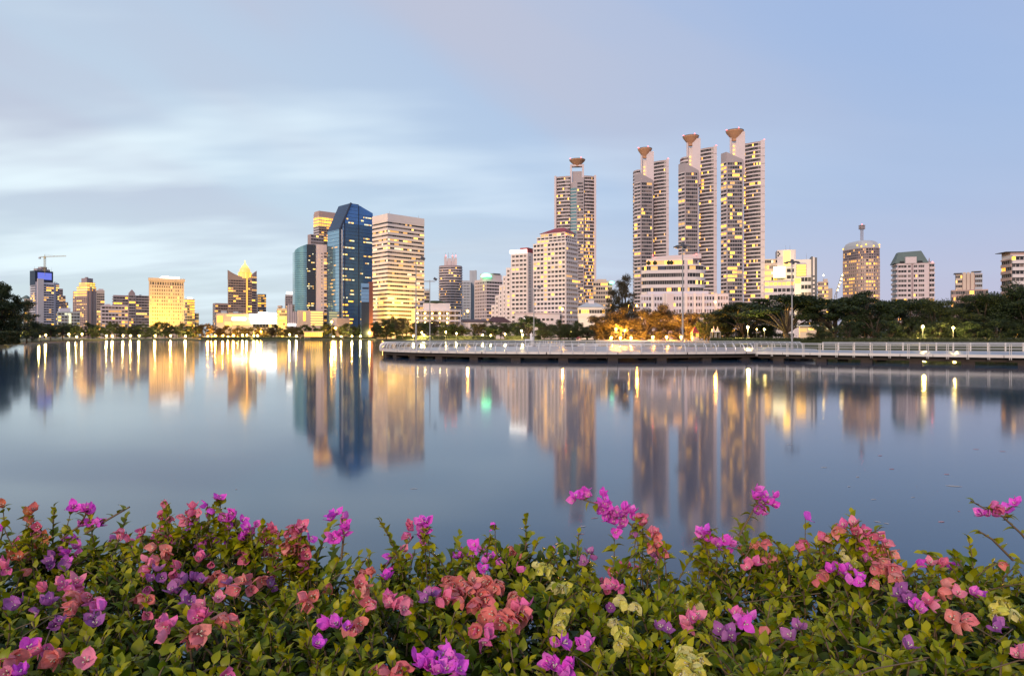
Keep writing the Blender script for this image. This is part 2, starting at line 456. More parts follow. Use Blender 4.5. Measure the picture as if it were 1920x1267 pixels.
# ------------------------------------------------------------------ setting: water and ground
def water_mat():
    m = bpy.data.materials.new('lake_water'); m.use_nodes = True
    t = NT(m.node_tree); b = m.node_tree.nodes['Principled BSDF']
    b.inputs['Base Color'].default_value = (0.014, 0.048, 0.098, 1)
    b.inputs['Roughness'].default_value = 0.105
    b.inputs['IOR'].default_value = 1.42
    b.inputs['Specular IOR Level'].default_value = 0.62
    geo = t.n('ShaderNodeNewGeometry')
    nz = t.n('ShaderNodeTexNoise', ins={'Scale': 0.10, 'Detail': 3.0, 'Roughness': 0.5})
    t.l(geo.outputs['Position'], nz.inputs[0])
    t.l(t.math('MULTIPLY_ADD', nz.outputs[0], 0.05, 0.048), b.inputs['Roughness'])
    n2 = t.n('ShaderNodeTexNoise', ins={'Scale': 0.55, 'Detail': 2.0})
    t.l(geo.outputs['Position'], n2.inputs[0])
    bp = t.n('ShaderNodeBump', ins={'Strength': 0.10, 'Distance': 0.010})
    t.l(n2.outputs[0], bp.inputs['Height']); t.l(bp.outputs[0], b.inputs['Normal'])
    return m
b = MB(); b.quad((-900, -60, 0), (900, -60, 0), (900, 900, 0), (-900, 900, 0))
tag(b.build('lake_water', water_mat()), 'calm grey blue lake mirroring the lit skyline', 'lake', kind='structure')

SHORE = [(-14, 2.75), (-6, 2.7), (0, 2.75), (6, 2.7), (14, 2.75), (60, 4), (140, 40), (165, 110), (132, 146), (100, 150), (67, 162),
         (57, 205), (36, 278), (-40, 420), (-90, 455), (-112, 552), (-220, 556), (-327, 548), (-281, 430), (-199, 276),
         (-121, 160), (-135, 120), (-150, 50), (-60, 4)]
ground_m = mat('park_ground', (0.055, 0.060, 0.030), 0.9, var=0.45, scale=0.25)
def shore_ring():
    c = Vector((-20, 130, 0))
    pts = []
    n = len(SHORE)
    for i in range(n):                      # subdivide and wobble a little
        a = Vector((*SHORE[i], 0)); bb = Vector((*SHORE[(i+1) % n], 0))
        k = max(1, int((bb-a).length/12))
        for j in range(k):
            p = a.lerp(bb, j/k)
            if p.y > 30: p += (p-c).normalized()*(mnoise.noise(p*0.03)*2.5)
            pts.append(p)
    return c, pts
sc, sp_ = shore_ring()
b = MB()
rings = [(-0.8, -1.2), (0.0, 0.05), (0.35, 0.55), (1.6, 1.12), (5.0, GZ), (60, GZ+0.05), (700, GZ+0.3), (5200, GZ+0.5)]
N = len(sp_)
for off, z in rings:
    for p in sp_:
        d = (p-sc).normalized()
        q = p + d*off
        near = (p.y < 6 and abs(p.x) < 62)
        zz_ = z
        if near and off >= 0.3: zz_ = min(1.3, z+0.35)
        b.v.append((q.x, q.y, zz_))
for k in range(len(rings)-1):
    for i in range(N):
        j = (i+1) % N
        b.f.append((k*N+i, k*N+j, (k+1)*N+j, (k+1)*N+i)); b.m.append(0)
tag(b.build('ground', ground_m, smooth=True), 'dark grassy park ground around the lake', 'ground', kind='structure')
# ------------------------------------------------------------------ buildings, west to east
def low(B, frac): return B.h*frac
# condominium with unfinished blue-screened crown and a tower crane
B = Bld('apartment_tower', 'white condominium tower with glowing blue screen under its unfinished top', 57, 67, 101, 528, 870, 24, wall='lilac')
facade(B.root, [(0, B.d), (0, 0)], 0, B.z(535), 22, sp=M['lilac'], lit=0.10, proud=0.9)
facade(B.root, [(B.u(82), 0), (B.w, 0)], 0, B.z(532), 22, sp=M['lilac'], lit=0.14, proud=0.9)
B.box('lift_core', M['white'], B.u(70), B.u(81.5), -1.0, 5, 0, B.z(522))
zt, zb = B.z(507), B.z(529)
B.box('crown', M['darkblue'], B.u(66), B.u(100), 0.5, 14, zb-4, zt)
B.box('screen', M['sign_b'], B.u(71), B.u(97), 0.2, 0.45, zb+4, zt-2.2)
for k, (a, c, h) in enumerate(((71, 78, 3), (79, 90, 5.5), (91, 96, 2.5), (72, 95, 1.2))):
    B.box('scaffold_level', M['pinkgrey'], B.u(a), B.u(c), 2+k*0.3, 11-k*0.3, zt-0.1, zt+h)
for a in (67, 74, 84, 93, 99): antenna(B.root, B.u(a), 3, zt, 5.5, 0.18)
cr = thing('tower_crane', 'yellowish tower crane with long horizontal jib on top of unfinished tower', 'crane', (0, 0, 0), 0)
cD = 875; cx = wx(79, cD); cz0, cz1 = wz(505, cD), wz(480.5, cD)
cr.location = (cx, cD+5, cz0-8)
ym = mat('crane_yellow_paint', (0.50, 0.40, 0.20), 0.5)
def lattice(b, p0, p1, w, n, r=0.12):
    p0 = Vector(p0); p1 = Vector(p1); d = (p1-p0).normalized()
    a = d.cross(Vector((0.2, 1, 0.1))).normalized(); c = d.cross(a)
    cs = [(a*sx + c*sy)*w/2 for sx, sy in ((1, 1), (-1, 1), (-1, -1), (1, -1))]
    for o in cs: b.tube([p0+o, p1+o], r, 4)
    for k in range(n):
        q0 = p0.lerp(p1, k/n); q1 = p0.lerp(p1, (k+1)/n)
        for e in range(4):
            b.tube([q0+cs[e], q1+cs[(e+1) % 4]], r*0.7, 4, cap=False)
b = MB(); lattice(b, (0, 0, 0), (0, 0, cz1-cz0+8), 1.6, 12, 0.16); b.build('mast', ym, cr)
hz = cz1-cz0+8
b = MB(); lattice(b, (0, 0, hz), (wx(120, cD)-cx, -1, hz+0.8), 1.1, 16, 0.13); b.build('jib', ym, cr)
b = MB(); lattice(b, (0, 0, hz), (wx(69, cD)-cx, 0.6, hz-0.4), 1.1, 5, 0.13); b.build('counter_jib', ym, cr)
MB().box(wx(69, cD)-cx-1, wx(70.5, cD)-cx, -0.6, 1.2, hz-2.6, hz-0.6).build('counterweight', M['grey'], cr)
MB().box(-0.2, 1.9, -1.6, -0.7, hz-2.2, hz-0.2).build('cab', ym, cr)
MB().tube([(0, 0, hz), (0, 0, hz+3.2)], [0.5, 0.15], 5).build('tower_peak', ym, cr)
MB().tube([(0, 0, hz+3), (wx(100, cD)-cx, -0.5, hz+1.1)], 0.08, 4).build('tie_rod', M['mast'], cr)

B = Bld('apartment_tower', 'slim pale lilac tower wing beside the blue screened condominium', 100, 101.5, 111, 531, 900, 12, wall='lilac')
facade(B.root, [(B.u(105), 0), (B.w, 0)], 0, B.h-2, 24, sp=M['lilac'], lit=0.1, nseg=[2], proud=0.5)
rooftop(B, 0, B.w, 2, 12, B.h, 'lilac', 2, 3, 3)
B = Bld('apartment_tower', 'brownish apartment tower stepping down beside the pale lilac wing', 109, 110, 118, 541, 960, 10, wall='mauve')
facade(B.root, B.pts, 0, B.h-2, 20, sp=M['mauve'], lit=0.1)
for k, (a, c, y) in enumerate(((118, 123, 554), (123, 128, 566))):
    B.box('stepped_wing', M['mauve'], B.u(a)-0.1, B.u(c), 0.2*k+0.2, 16, 0, B.z(y))
    facade(B.root, [(B.u(a), 0.2*k+0.2), (B.u(c), 0.2*k+0.2)], 0, B.z(y)-1, 16-3*k, sp=M['mauve'], lit=0.12, nseg=[2])
B = Bld('apartment_building', 'small amber lit pavilion roofed block behind the waterside trees', 45, 46, 58, 560, 900, 10, wall='beige')
facade(B.root, B.pts, 0, B.h-4, 14, sp=M['beige'], lit=0.25)
MB().lathe([(7, 0), (5.5, 1.6), (0.6, 5)], (B.w/2, 8, B.h), 4).build('roof', M['greenroof'], B.root)
B = Bld('office_building', 'low grey green glazed office block with a bright stairwell', 107, 109, 150, 584, 780, 8, wall='greyglassblock')
facade(B.root, B.pts, 0, B.z(586), 8, sp=M['greyglassblock'], lit=0.16, pier=0.5, lits=['lit_w', 'lit_dim', 'lit_c'])
B.box('lit_stairwell', M['lit_c'], B.u(129), B.u(133.5), -0.7, 0.3, 1, B.z(588))
B.box('roof_block', M['lilac'], B.u(113), B.u(133), 3, 14, B.h-0.1, B.z(577))
# stepped brown residential tower
B = Bld('apartment_tower', 'brown residential tower with stepped golden floodlit crown', 137, 164, 181, 545, 840, 38, wall='pinkbrown')
facade(B.root, [(0, B.d), (0, 0)], 0, B.z(556), 24, sp=M['pinkbrown'], lit=0.13, pier=0.7, proud=0.4)
B.box('pilaster', M['pinkbrown'], B.w*0.25, B.w*0.45, -0.8, 0.2, 0, B.z(538))
B.box('pilaster', M['pinkbrown'], B.w*0.6, B.w*0.85, -0.8, 0.2, 0, B.z(542))
w, d = B.w, B.d
for k, (fx0, fx1, fy0, fy1, y) in enumerate(((0.02, 0.98, 0.02, 0.75, 537), (0.06, 0.94, 0.06, 0.62, 529.5))):
    B.box('setback_storey', M['beige'], fx0*w, fx1*w, fy0*d, fy1*d, B.z(546)-0.5, B.z(y))
    facade(B.root, [(fx0*w, fy1*d), (fx0*w, fy0*d), (fx1*w, fy0*d)], B.z(546 if k == 0 else 537), B.z(y), 2, sp=M['beige'], lit=0.75, lits=['lit_y', 'lit_o', 'lit_w'])
B.box('penthouse', M['mauve'], 0.12*w, 0.8*w, 0.12*d, 0.5*d, B.z(530)-0.5, B.z(521))
facade(B.root, [(0, d*0.95), (0, d*0.05)], B.z(556), B.z(546), 2, sp=M['beige'], lit=0.7, lits=['lit_y', 'lit_o'])
rooftop(B, 0.2*w, 0.7*w, 0.15*d, 0.45*d, B.z(521), 'mauve', 2, 2, 5)
B = Bld('apartment_tower', 'slim cream tower with bright lower windows behind the golden crowned tower', 181, 181.4, 196, 544, 900, 5, wall='beige')
facade(B.root, [(0, 0), (B.w, 0)], 0, B.z(550), 18, sp=M['beige'], lit=0.1, nseg=[4], litfun=lambda f, u: 0.5 if f < 11 and u < 0.6 else 0.06)
B.box('penthouse', M['pinkwhite'], B.w*0.3, B.w*0.9, 3, 12, B.h-0.1, B.z(541))
B = Bld('apartment_building', 'lower white balcony block in front of mauve apartment slab', 190, 191, 240, 572, 740, 6, wall='pinkwhite')
facade(B.root, B.pts, 0, B.z(574), 9, sp=M['pinkwhite'], lit=0.20, proud=0.9, pier=0.35)
rooftop(B, 0, B.w, 2, 14, B.h, 'pinkwhite', 3, 2.5, 8)
B = Bld('apartment_building', 'long mauve apartment slab with stepped balconies and small roof gable', 212, 213, 286, 553, 800, 8, wall='mauve')
facade(B.root, [(0, B.d), (0, 0), (B.u(240), 0)], 0, B.z(556), 15, sp=M['pinkgrey'], lit=0.08, proud=1.1)
facade(B.root, [(B.u(255), 0), (B.w, 0)], 0, B.z(553), 15, sp=M['pinkgrey'], lit=0.08, proud=1.1)
B.box('centre_bay', M['pinkgrey'], B.u(240.5), B.u(254.5), -1.4, 5, 0, B.z(552))
facade(B.root, [(B.u(241.5), -1.4), (B.u(253.5), -1.4)], 0, B.z(553), 15, sp=M['pinkgrey'], lit=0.15, nseg=[3])
x0, x1 = B.u(242), B.u(253); zb_ = B.z(549); za_ = B.z(541.5)
b = MB(); b.box(x0, x1, -0.5, 4, B.z(552), zb_)
b.quad((x0-.4, -0.8, zb_), ((x0+x1)/2, -0.8, za_), ((x0+x1)/2, 4.3, za_), (x0-.4, 4.3, zb_)); b.quad(((x0+x1)/2, -0.8, za_), (x1+.4, -0.8, zb_), (x1+.4, 4.3, zb_), ((x0+x1)/2, 4.3, za_))
b.poly([(x0-.4, -0.8, zb_), (x1+.4, -0.8, zb_), ((x0+x1)/2, -0.8, za_)]); b.build('roof_gable', M['mauve'], B.root)
rooftop(B, B.u(262), B.u(278), 3, 12, B.h, 'grey', 2, 2.2, 9)
# hotel slab with white roof sign
B = Bld('hotel_building', 'square hotel slab with punched window grid under a white lit roof sign', 279, 280, 345, 521, 740, 4, wall='beige')
facade(B.root, [(0, 0), (B.w, 0)], 0, B.z(534), 15, lo=0.34, hi=0.80, sp=M['beige'], nseg=[15], pier=1.2, lit=0.10, proud=0.45, single=True)
MB().box(-0.9, B.w+0.9, -0.9, 3, B.z(526), B.z(521)+0.2).build('cornice', M['beige'], B.root)
facade(B.root, [(0, 0), (B.w, 0)], B.z(534), B.z(527), 1, lo=0.1, hi=0.85, sp=M['beige'], nseg=[14], pier=0.9, lit=0.05, proud=0.4)
B.box('roof_sign', M['sign_w'], B.u(303), B.u(337), 2, 2.4, B.h+0.4, B.z(517))
MB().prism([(B.u(300), 2), (B.u(316), 2), (B.u(316), 2.4), (B.u(300), 2.4)], B.h+0.4, [B.h+0.9, B.z(515.5), B.z(515.5), B.h+0.9]).build('roof_sign', M['sign_w'], B.root)
hotel = B
for px_, pw in ((292, 1.1e5), (310, 2.4e5), (326, 3e4)):
    p = B.root.location
    flood('ground floodlight washing the square hotel slab with yellow light', (wx(px_, 725), 722, GZ), (wx(px_, 742), 742, 34), (1, 0.56, 0.04), pw, 95)
B = Bld('apartment_tower', 'slim yellow floodlit tower beside the square hotel slab', 343, 351, 365, 560, 800, 30, wall='beige')
facade(B.root, B.pts, 0, B.z(562), 14, sp=M['beige'], lit=0.45, lits=['lit_y', 'lit_dim', 'lit_o'], nseg=[2, 3])
B.box('roof_sign', M['sign_w'], B.w*0.1, B.w*0.8, 1, 1.4, B.h, B.h+1.5)
flood('ground floodlight washing the slim tower beside the hotel with yellow light', (wx(356, 770), 770, GZ), (wx(357, 800), 800, 22), (1, 0.70, 0.10), 0.9e5, 80)
B = Bld('apartment_building', 'small pale block with flat roof next to the slim yellow tower', 364, 365, 373, 587, 820, 5, wall='pinkwhite')
facade(B.root, B.pts, 0, B.h-1, 8, sp=M['pinkwhite'], lit=0.2)
# spired tower group
B = Bld('office_building', 'plain brown block next to the spired tower', 399, 404, 428, 568, 880, 14, wall='mauve')
facade(B.root, B.pts, 0, B.h-2.5, 13, sp=M['mauve'], lit=0.10, lits=['lit_o', 'lit_dim'])
B = Bld('office_tower', 'brown tower with horned concave roofline and glowing golden spire', 427, 428, 473, 523, 860, 6, wall='brown')
w = B.w
z0_ = B.z(523)
facade(B.root, [(0, 0), (B.u(461), 0)], 0, B.z(519), 24, sp=M['brown'], lit=0.07, lits=['lit_y', 'lit_o', 'lit_dim'], proud=0.25, lo=0.3, hi=0.8)
facade(B.root, [(B.u(465), 0), (w, 0)], 0, B.z(519), 24, sp=M['brown'], lit=0.16, lits=['lit_y', 'lit_o', 'lit_dim'], proud=0.25, lo=0.3, hi=0.8)
B.box('lit_fin', M['lit_o'], B.u(462), B.u(464.2), -0.9, 0.2, 3, B.z(516))
nn = 10; prof = []
for k in range(nn+1):
    t = k/nn; prof.append((B.u(427+t*46), B.z(520) + (B.z(506)-B.z(520))*((1-t)**2.2)))
b = MB()
for k in range(nn):
    (xa, za), (xb, zb2) = prof[k], prof[k+1]
    b.quad((xa, -0.3, z0_-1), (xb, -0.3, z0_-1), (xb, -0.3, zb2), (xa, -0.3, za))
    b.quad((xa, -0.3, za), (xb, -0.3, zb2), (xb, 2, zb2), (xa, 2, za))
    b.quad((xb, 2, z0_-1), (xa, 2, z0_-1), (xa, 2, za), (xb, 2, zb2))
b.build('roof_horn', M['brown'], B.root)
B2x0, B2x1 = B.u(472), B.u(482)
MB().prism([(B2x0, -1), (B2x1, 2.5), (B2x1, 18), (B2x0, 18)], 0, [B.z(513), B.z(505), B.z(505), B.z(513)]).build('side_wing', M['pinkbrown'], B.root)
facade(B.root, [(B2x0, -1), (B2x1, 2.5)], 0, B.z(516), 24, sp=M['pinkbrown'], lit=0.12, nseg=[3], proud=0.2)
cxs = B.u(460.5); zc = B.z(519)
MB().lathe([(7.6, zc-1), (7.6, B.z(511)), (8.2, B.z(510.5)), (8.2, B.z(508.5)), (6.6, B.z(508)), (6.2, B.z(503)), (4.6, B.z(499.5))], (cxs, 6, 0), 16).build('crown', M['gold'], B.root)
MB().lathe([(4.2, B.z(499.5)), (3.9, B.z(497)), (2.0, B.z(494.5)), (0.9, B.z(492)), (0.25, B.z(485.5))], (cxs, 6, 0), 12).build('spire', M['glow_y'], B.root)  # spire and columns glow as well, floodlight put in as emission
for k in range(8):
    a = 2*math.pi*k/8
    MB().tube([(cxs+7.9*math.cos(a), 6+7.9*math.sin(a), zc-1), (cxs+7.9*math.cos(a), 6+7.9*math.sin(a), B.z(510))], 0.35, 5).build('column', M['glow_y'], B.root)
B = Bld('apartment_tower', 'slim cream tower with rows of yellow windows behind the spired tower', 483, 483.4, 499, 551, 900, 4, wall='beige')
facade(B.root, [(0, 0), (B.w, 0)], 0, B.h-1, 17, sp=M['beige'], lit=0.40, lits=['lit_y', 'lit_dim', 'lit_o'], nseg=[5])
# shopping mall
B = Bld('shopping_mall', 'long low shopping mall with blazing white canopies and lit sign band', 405, 406, 521, 587, 690, 3, depth=30, wall='beige')
B.box('lit_band', M['lit_w'], B.u(425), B.u(470), -0.5, 0.2, B.z(592), B.z(590))
B.box('sign_panel', M['sign_w'], B.u(435), B.u(461), -0.6, 0.2, B.z(600), B.z(594.5))
B.box('lit_shopfront', M['lit_y'], B.u(407), B.u(417), -0.5, 0.2, B.z(604), B.z(592))
B.box('lit_shopfront', M['glow_y'], B.u(422), B.u(434), -0.7, 0.2, B.z(611), B.z(604))
B.box('lit_shopfront', M['lit_w'], B.u(436), B.u(468), -0.7, 0.2, B.z(609), B.z(604))
for k, (a, c, y0, y1, q) in enumerate(((468, 483, 599, 588, 'sign_w'), (484, 500, 598, 584, 'sign_w'), (501, 519, 600, 585, 'sign_w'), (470, 520, 606, 602, 'sign_w'))):
    B.box('lit_canopy', M[q], B.u(a), B.u(c), -6+k, -1.0+k*0.2, B.z(y0), B.z(y1))
facade(B.root, [(B.u(474), -0.6), (B.w, -0.6)], 0, B.z(603), 2, sp=M['beige'], lit=0.5, lits=['lit_w', 'lit_y'])
rooftop(B, 2, B.w-30, 6, 25, B.h, 'grey', 5, 3, 14)
B = Bld('office_building', 'square yellow floodlit block at the end of the shopping mall', 519, 520, 538, 578, 680, 5, wall='beige')
facade(B.root, B.pts, 0, B.h-2, 9, sp=M['beige'], lit=0.55, lits=['lit_y', 'lit_w', 'lit_o'], nseg=[2, 5])
MB().lathe([(0.6, 0), (2.6, 1.2), (2.2, 3)], (3, 5, B.h), 6).build('roof_ornament', M['beige'], B.root)
flood('ground floodlight in front of the square yellow block', (wx(528, 655), 655, GZ), (wx(529, 680), 680, 12), (1, 0.66, 0.08), 1.0e5, 80)
flood('ground floodlight in front of the shopping mall wall', (wx(428, 668), 668, GZ), (wx(440, 690), 690, 10), (1, 0.66, 0.14), 0.5e5, 110)
B = Bld('office_tower', 'narrow grey pink tower under a white glowing roof sign', 535, 536, 556, 552, 760, 6, wall='pinkgrey')
facade(B.root, B.pts, 0, B.z(556), 18, sp=M['pinkgrey'], lit=0.08, nseg=[2, 5], pier=0.6)
B.box('roof_sign', M['sign_w'], B.u(537), B.u(554), 0.5, 1, B.h+0.3, B.z(547))
B.box('front_wing', M['pinkgrey'], B.u(538), B.u(556), -8, -0.5, 0, B.z(572))
for k in range(4): B.box('pier', M['pinkwhite'], B.u(539+4.3*k), B.u(541+4.3*k), -8.5, -7.9, 0, B.z(571))
B.box('lit_shopfront', M['sign_w'], B.u(538), B.u(553), -9, -8.6, B.z(611), B.z(607))
# teal cylinder tower with white slab
B = Bld('office_tower', 'teal curved glass tower joined to a blank white wall slab', 591, 592, 613, 458, 620, 10, depth=24, wall='pinkwhite')
arc = []
for k in range(11):
    t = k/10
    px_ = 555 + (575-555)*t
    arc.append((B.u(575) - (B.u(575)-B.u(555))*math.cos(t*math.pi/2), 9 - 9.5*math.sin(t*math.pi/2)))
arc = [(arc[0][0], 20)] + arc
fl2 = [(B.u(575), -0.5), (B.u(591.6), -0.5)]
ztop = B.z(459)
MB().prism([(p[0], p[1]) for p in arc[::1]] + [(B.u(575), 20)], B.z(584), [B.z(472)]*2 + [B.z(470-1.2*k) for k in range(10)] + [B.z(466)]).build('curved_glass', M['tealglass'], B.root)
MB().prism([(B.u(575.1), -0.5), (B.u(591.6), -0.5), (B.u(591.6), 20), (B.u(575.1), 20)], B.z(584), ztop).build('glass_wall', M['blackglass'], B.root)
lm = strip_mesh('mullion', arc[1:], 0.25, 0.08, M['darkblue'])
lm2 = strip_mesh('mullion', fl2, 0.25, 0.08, M['darkblue'])
nf = 28
for k in range(nf):
    z_ = B.z(584) + (ztop-6-B.z(584))*k/nf
    obj('mullion', lm, B.root, (0, 0, z_)); obj('mullion', lm2, B.root, (0, 0, z_))
for k in range(26):
    fl = rnd.randrange(nf); z_ = B.z(584) + (ztop-6-B.z(584))*fl/nf
    u0 = rnd.uniform(B.u(575.5), B.u(589.5))
    obj('window', win_mesh(rnd.choice((0.9, 1.4, 2.2)), 0.9, rnd.choice(('lit_c', 'lit_dim', 'lit_w'))), B.root, (u0, -0.52, z_+0.9))
for k in range(26):
    z_ = 4 + (B.z(470)-4)*k/26
    obj('window', win_mesh(0.9, 0.9, rnd.choice(('glass', 'glass', 'lit_dim'))), B.root, (B.u(603.5), -0.02, z_))
    obj('window', win_mesh(B.u(612.6)-B.u(607.5), 1.7, rnd.choice(('glass', 'glass2', 'lit_w', 'lit_dim', 'glass3'))), B.root, ((B.u(612.6)+B.u(607.5))/2, -0.02, z_))
B.box('podium', M['beige'], B.u(557), B.u(603), -8, -0.8, 0, B.z(583))
for k in range(6):
    z_ = B.z(610) + (B.z(587)-B.z(610))*k/5
    B.box('lit_strip', M['lit_w'], B.u(580), B.u(602.5), -8.3, -7.9, z_, z_+0.9)
B.box('lit_entrance', M['lit_y'], B.u(566), B.u(570), -8.3, -7.9, B.z(602), B.z(586))
# white and brown tower behind with amber lit top
B = Bld('office_tower', 'brown and white tower with amber lit top storeys rising behind teal glass', 588, 598, 640, 399, 760, 26, wall='pinkbrown')
facade(B.root, [(0, B.d), (0, 0)], 0, B.z(424), 44, sp=M['pinkwhite'], lit=0.05, nseg=[3])
facade(B.root, [(0, 0), (B.w, 0)], 0, B.z(424), 44, sp=M['brown'], lit=0.16, lits=['lit_o', 'lit_y', 'lit_dim'])
facade(B.root, B.pts, B.z(424), B.z(406), 3, sp=M['beige'], lit=0.85, lits=['lit_o', 'lit_y', 'lit_o'], lo=0.15, hi=0.8)
B.box('shoulder_wing', M['mauve'], B.u(576), B.u(600), -9, -1, 0, B.z(443))
facade(B.root, [(B.u(576), -9), (B.u(600), -9)], B.z(462), B.z(444), 3, sp=M['pinkgrey'], lit=0.1)
B.box('penthouse', M['pinkbrown'], 0.5, B.w-0.5, 0.5, B.d-0.5, B.h-0.1, B.z(395))
# blue glass tower with chamfered head
B = Bld('office_tower', 'tall blue glass tower with diagonally sliced top and lit office floors', 614, 637, 699, 430, 600, 30, wall='blueglass', core=False)
w, d = B.w, B.d
zs, zp, zr = B.z(430), B.z(377.5), B.z(391)
ux_ = B.u(658)
# front: pentagon (0,0)-(w,0)-(w,zr)-(ux,zp)-(0,zs); the slope runs back over the block
xr = B.u(674)
b = MB()
b.poly([(0, 0, 0), (w, 0, 0), (w, 0, zr), (xr, 0, zr+(zp-zr)*0.82), (ux_, 0, zp), (0, 0, zs)], 0)
b.poly([(w, d, 0), (0, d, 0), (0, d, zs), (ux_, d, zp), (xr, d, zr+(zp-zr)*0.82), (w, d, zr)], 0)
b.quad((0, d, 0), (0, 0, 0), (0, 0, zs), (0, d, zs), 1)  # left face paler: bright sky reflection put into its glass colour
b.quad((0, d, zs), (0, 0, zs), (ux_, 0, zp), (ux_, d, zp), 2)
b.quad((ux_, d, zp), (ux_, 0, zp), (xr, 0, zr+(zp-zr)*0.82), (xr, d, zr+(zp-zr)*0.82), 3)
b.quad((xr, d, zr+(zp-zr)*0.82), (xr, 0, zr+(zp-zr)*0.82), (w, 0, zr), (w, d, zr), 3)
b.quad((w, 0, 0), (w, d, 0), (w, d, zr), (w, 0, zr), 0)
b.build('curtain_wall', [M['blueglass'], M['skyglass'], M['darkblue'], M['darkgrey']], B.root)
nf = 36; fh = zr/nf
for k in range(1, nf+3):
    z_ = k*fh
    xa = 0 if z_ < zs else ux_*(z_-zs)/(zp-zs)
    xb = w if z_ < zr else ux_ + (w-ux_)*0.3
    if z_ > zp-2: break
    MB().box(xa+0.1, xb, -0.10, 0.05, z_-0.12, z_+0.12).build('mullion', M['darkblue'], B.root)
    if z_ < zs: MB().box(-0.10, 0.05, 0.2, d, z_-0.12, z_+0.12).build('mullion', M['blueglass2'], B.root)
for px_ in (641, 646, 672.5):
    x_ = B.u(px_); zt_ = zs + (zp-zs)*min(1, x_/ux_) - 1.5
    MB().box(x_-0.35, x_+0.35, -0.22, 0.05, 0, zt_).build('mullion', M['darkblue'], B.root)
MB().tube([(0, -0.2, 0), (0, -0.2, zs)], 0.7, 6).build('corner_fin', M['darkblue'], B.root)
MB().tube([(0, -0.2, zs), (ux_, -0.2, zp)], 0.9, 6).build('edge_fin', M['darkblue'], B.root)
MB().tube([(B.u(641), -0.3, 4), (B.u(641), -0.3, zs)], 0.25, 5).build('bright_fin', M['whitemetal'], B.root)
for k in range(14):     # ribs on the slope
    t = (k+0.5)/14
    MB().box(-0.05, 0.05, 0, d, -0.1, 0.15).build('slope_rib', M['blueglass'], B.root, loc=(ux_*t, 0, zs+(zp-zs)*t+0.05))
def blue_lit(fl, px_):
    z_ = (fl+0.5)*fh; y = 631-(z_+GZ-3)*F/600
    p = 0.015
    if px_ > 681:
        if y < 415: p = 0.85
        elif 435 < y < 462: p = 0.65
        elif 474 < y < 492 or 500 < y < 522: p = 0.6
        else: p = 0.10
    elif px_ > 672: p = 0.35 if y < 412 else 0.02
    elif px_ < 664:
        if y > 540: p = 0.42
        elif y < 412: p = 0.45
        else: p = 0.34 if fl % 3 else 0.06
    return p
nwin = 0
for fl in range(1, nf-1):
    zone = [z for z in ((642.5, 652), (653, 663), (674, 680), (681.5, 697)) if rnd.random() < blue_lit(fl, z[0]+0.5)*1.1]
    for z_a, z_b in zone:
      px_ = z_a+rnd.choice((0, 0, 1.5, 3))
      while px_ < z_b-rnd.choice((0.5, 0.5, 2.5)) and nwin < 300:
        step = rnd.choice((1.3, 1.9, 2.6))
        u0, u1 = B.u(px_+0.15), B.u(px_+step)
        z_ = fl*fh
        if rnd.random() < 0.88 and (z_ < zs or u0 > ux_*(z_+fh-zs)/(zp-zs)+1):
            obj('window', win_mesh(u1-u0, fh*0.36, 'lit_y' if (z_ < 32 and px_ < 664) else rnd.choice(('lit_c', 'lit_c', 'lit_w', 'lit_dim'))), B.root, ((u0+u1)/2, -0.03, z_+fh*0.25))
            nwin += 1
        px_ += step+0.25
for fl in range(2, 27):
    for k in range(2):
        if rnd.random() < 0.30:
            v0 = rnd.uniform(2, d-6)
            obj('window', win_mesh(rnd.uniform(2, 5), fh*0.3, 'lit_dim'), B.root, (-0.03, v0, fl*fh+fh*0.3), R(-90))
B.box('plant_room', M['blueglass2'], B.u(660), B.u(676), 3, 12, zp-6, zp+0.4)
b = MB(); lattice(b, (B.u(679), 4, zr), (B.u(679), 4, B.z(382)), 2.2, 3, 0.25); lattice(b, (B.u(673), 4, B.z(381)), (B.u(681), 4, B.z(381)), 1.5, 3, 0.2); b.build('cleaning_cradle', M['darkgrey'], B.root)
B.box('roof_bracket', M['darkblue'], w, w+2.5, 1, 4, B.z(411), B.z(408))
B.box('podium', M['pinkgrey'], B.u(616), B.u(640), -14, -6, 0, B.z(597))
# small blue glass box with red brown end wall
B = Bld('office_building', 'smaller blue glass box with red brown end wall before the blue tower', 676, 677, 692, 531, 560, 4, depth=12, wall='skyglass')
nf2 = 14
for k in range(1, nf2): MB().box(0, B.w, -0.1, 0.05, B.h*k/nf2-0.1, B.h*k/nf2+0.1).build('mullion', M['darkblue'], B.root)
B.box('end_wall', M['redbrown'], B.w, B.u(699.2), -0.6, 12, 0, B.z(528))
B.box('louvre', M['darkblue'], B.w*0.15, B.w*0.95, -0.15, 0.05, B.z(542), B.z(539))
B.box('lower_glass', M['blackglass'], 0.1, B.w-0.1, -0.2, 0, 0, B.z(566))
# white banded office block
B = Bld('office_tower', 'white office block wrapped in dark horizontal window ribbons with blank parapet', 699, 727, 795, 400, 580, 34, wall='white')
nb = 27; zb0, zb1 = 4, B.z(413.5)
def lf(f, u):
    return {24: .3, 22: .45, 21: .2, 20: .3, 17: .22, 14: .25, 12: .15, 11: .3, 8: .25, 7: .3, 6: .1}.get(f, 0.03)
facade(B.root, B.pts, zb0, zb1, nb, lo=0.30, hi=0.72, sp=M['white'], proud=0.55, lit=0.1, litfun=lf, lits=['lit_dim', 'lit_w', 'lit_c', 'lit_dim'], gap=0.06,
       nseg=[max(4, int(B.d/2.2)), int(B.w/2.2)], darks=['glass', 'glass', 'glass', 'glass3'])
ppts = [(0, B.d), (0, 0), (B.w, 0)]
obj('parapet', strip_mesh('parapet', ppts, B.z(400.5)-zb1-0.3, 0.6, M['white'], 1.0), B.root, (0, 0, zb1+0.35))
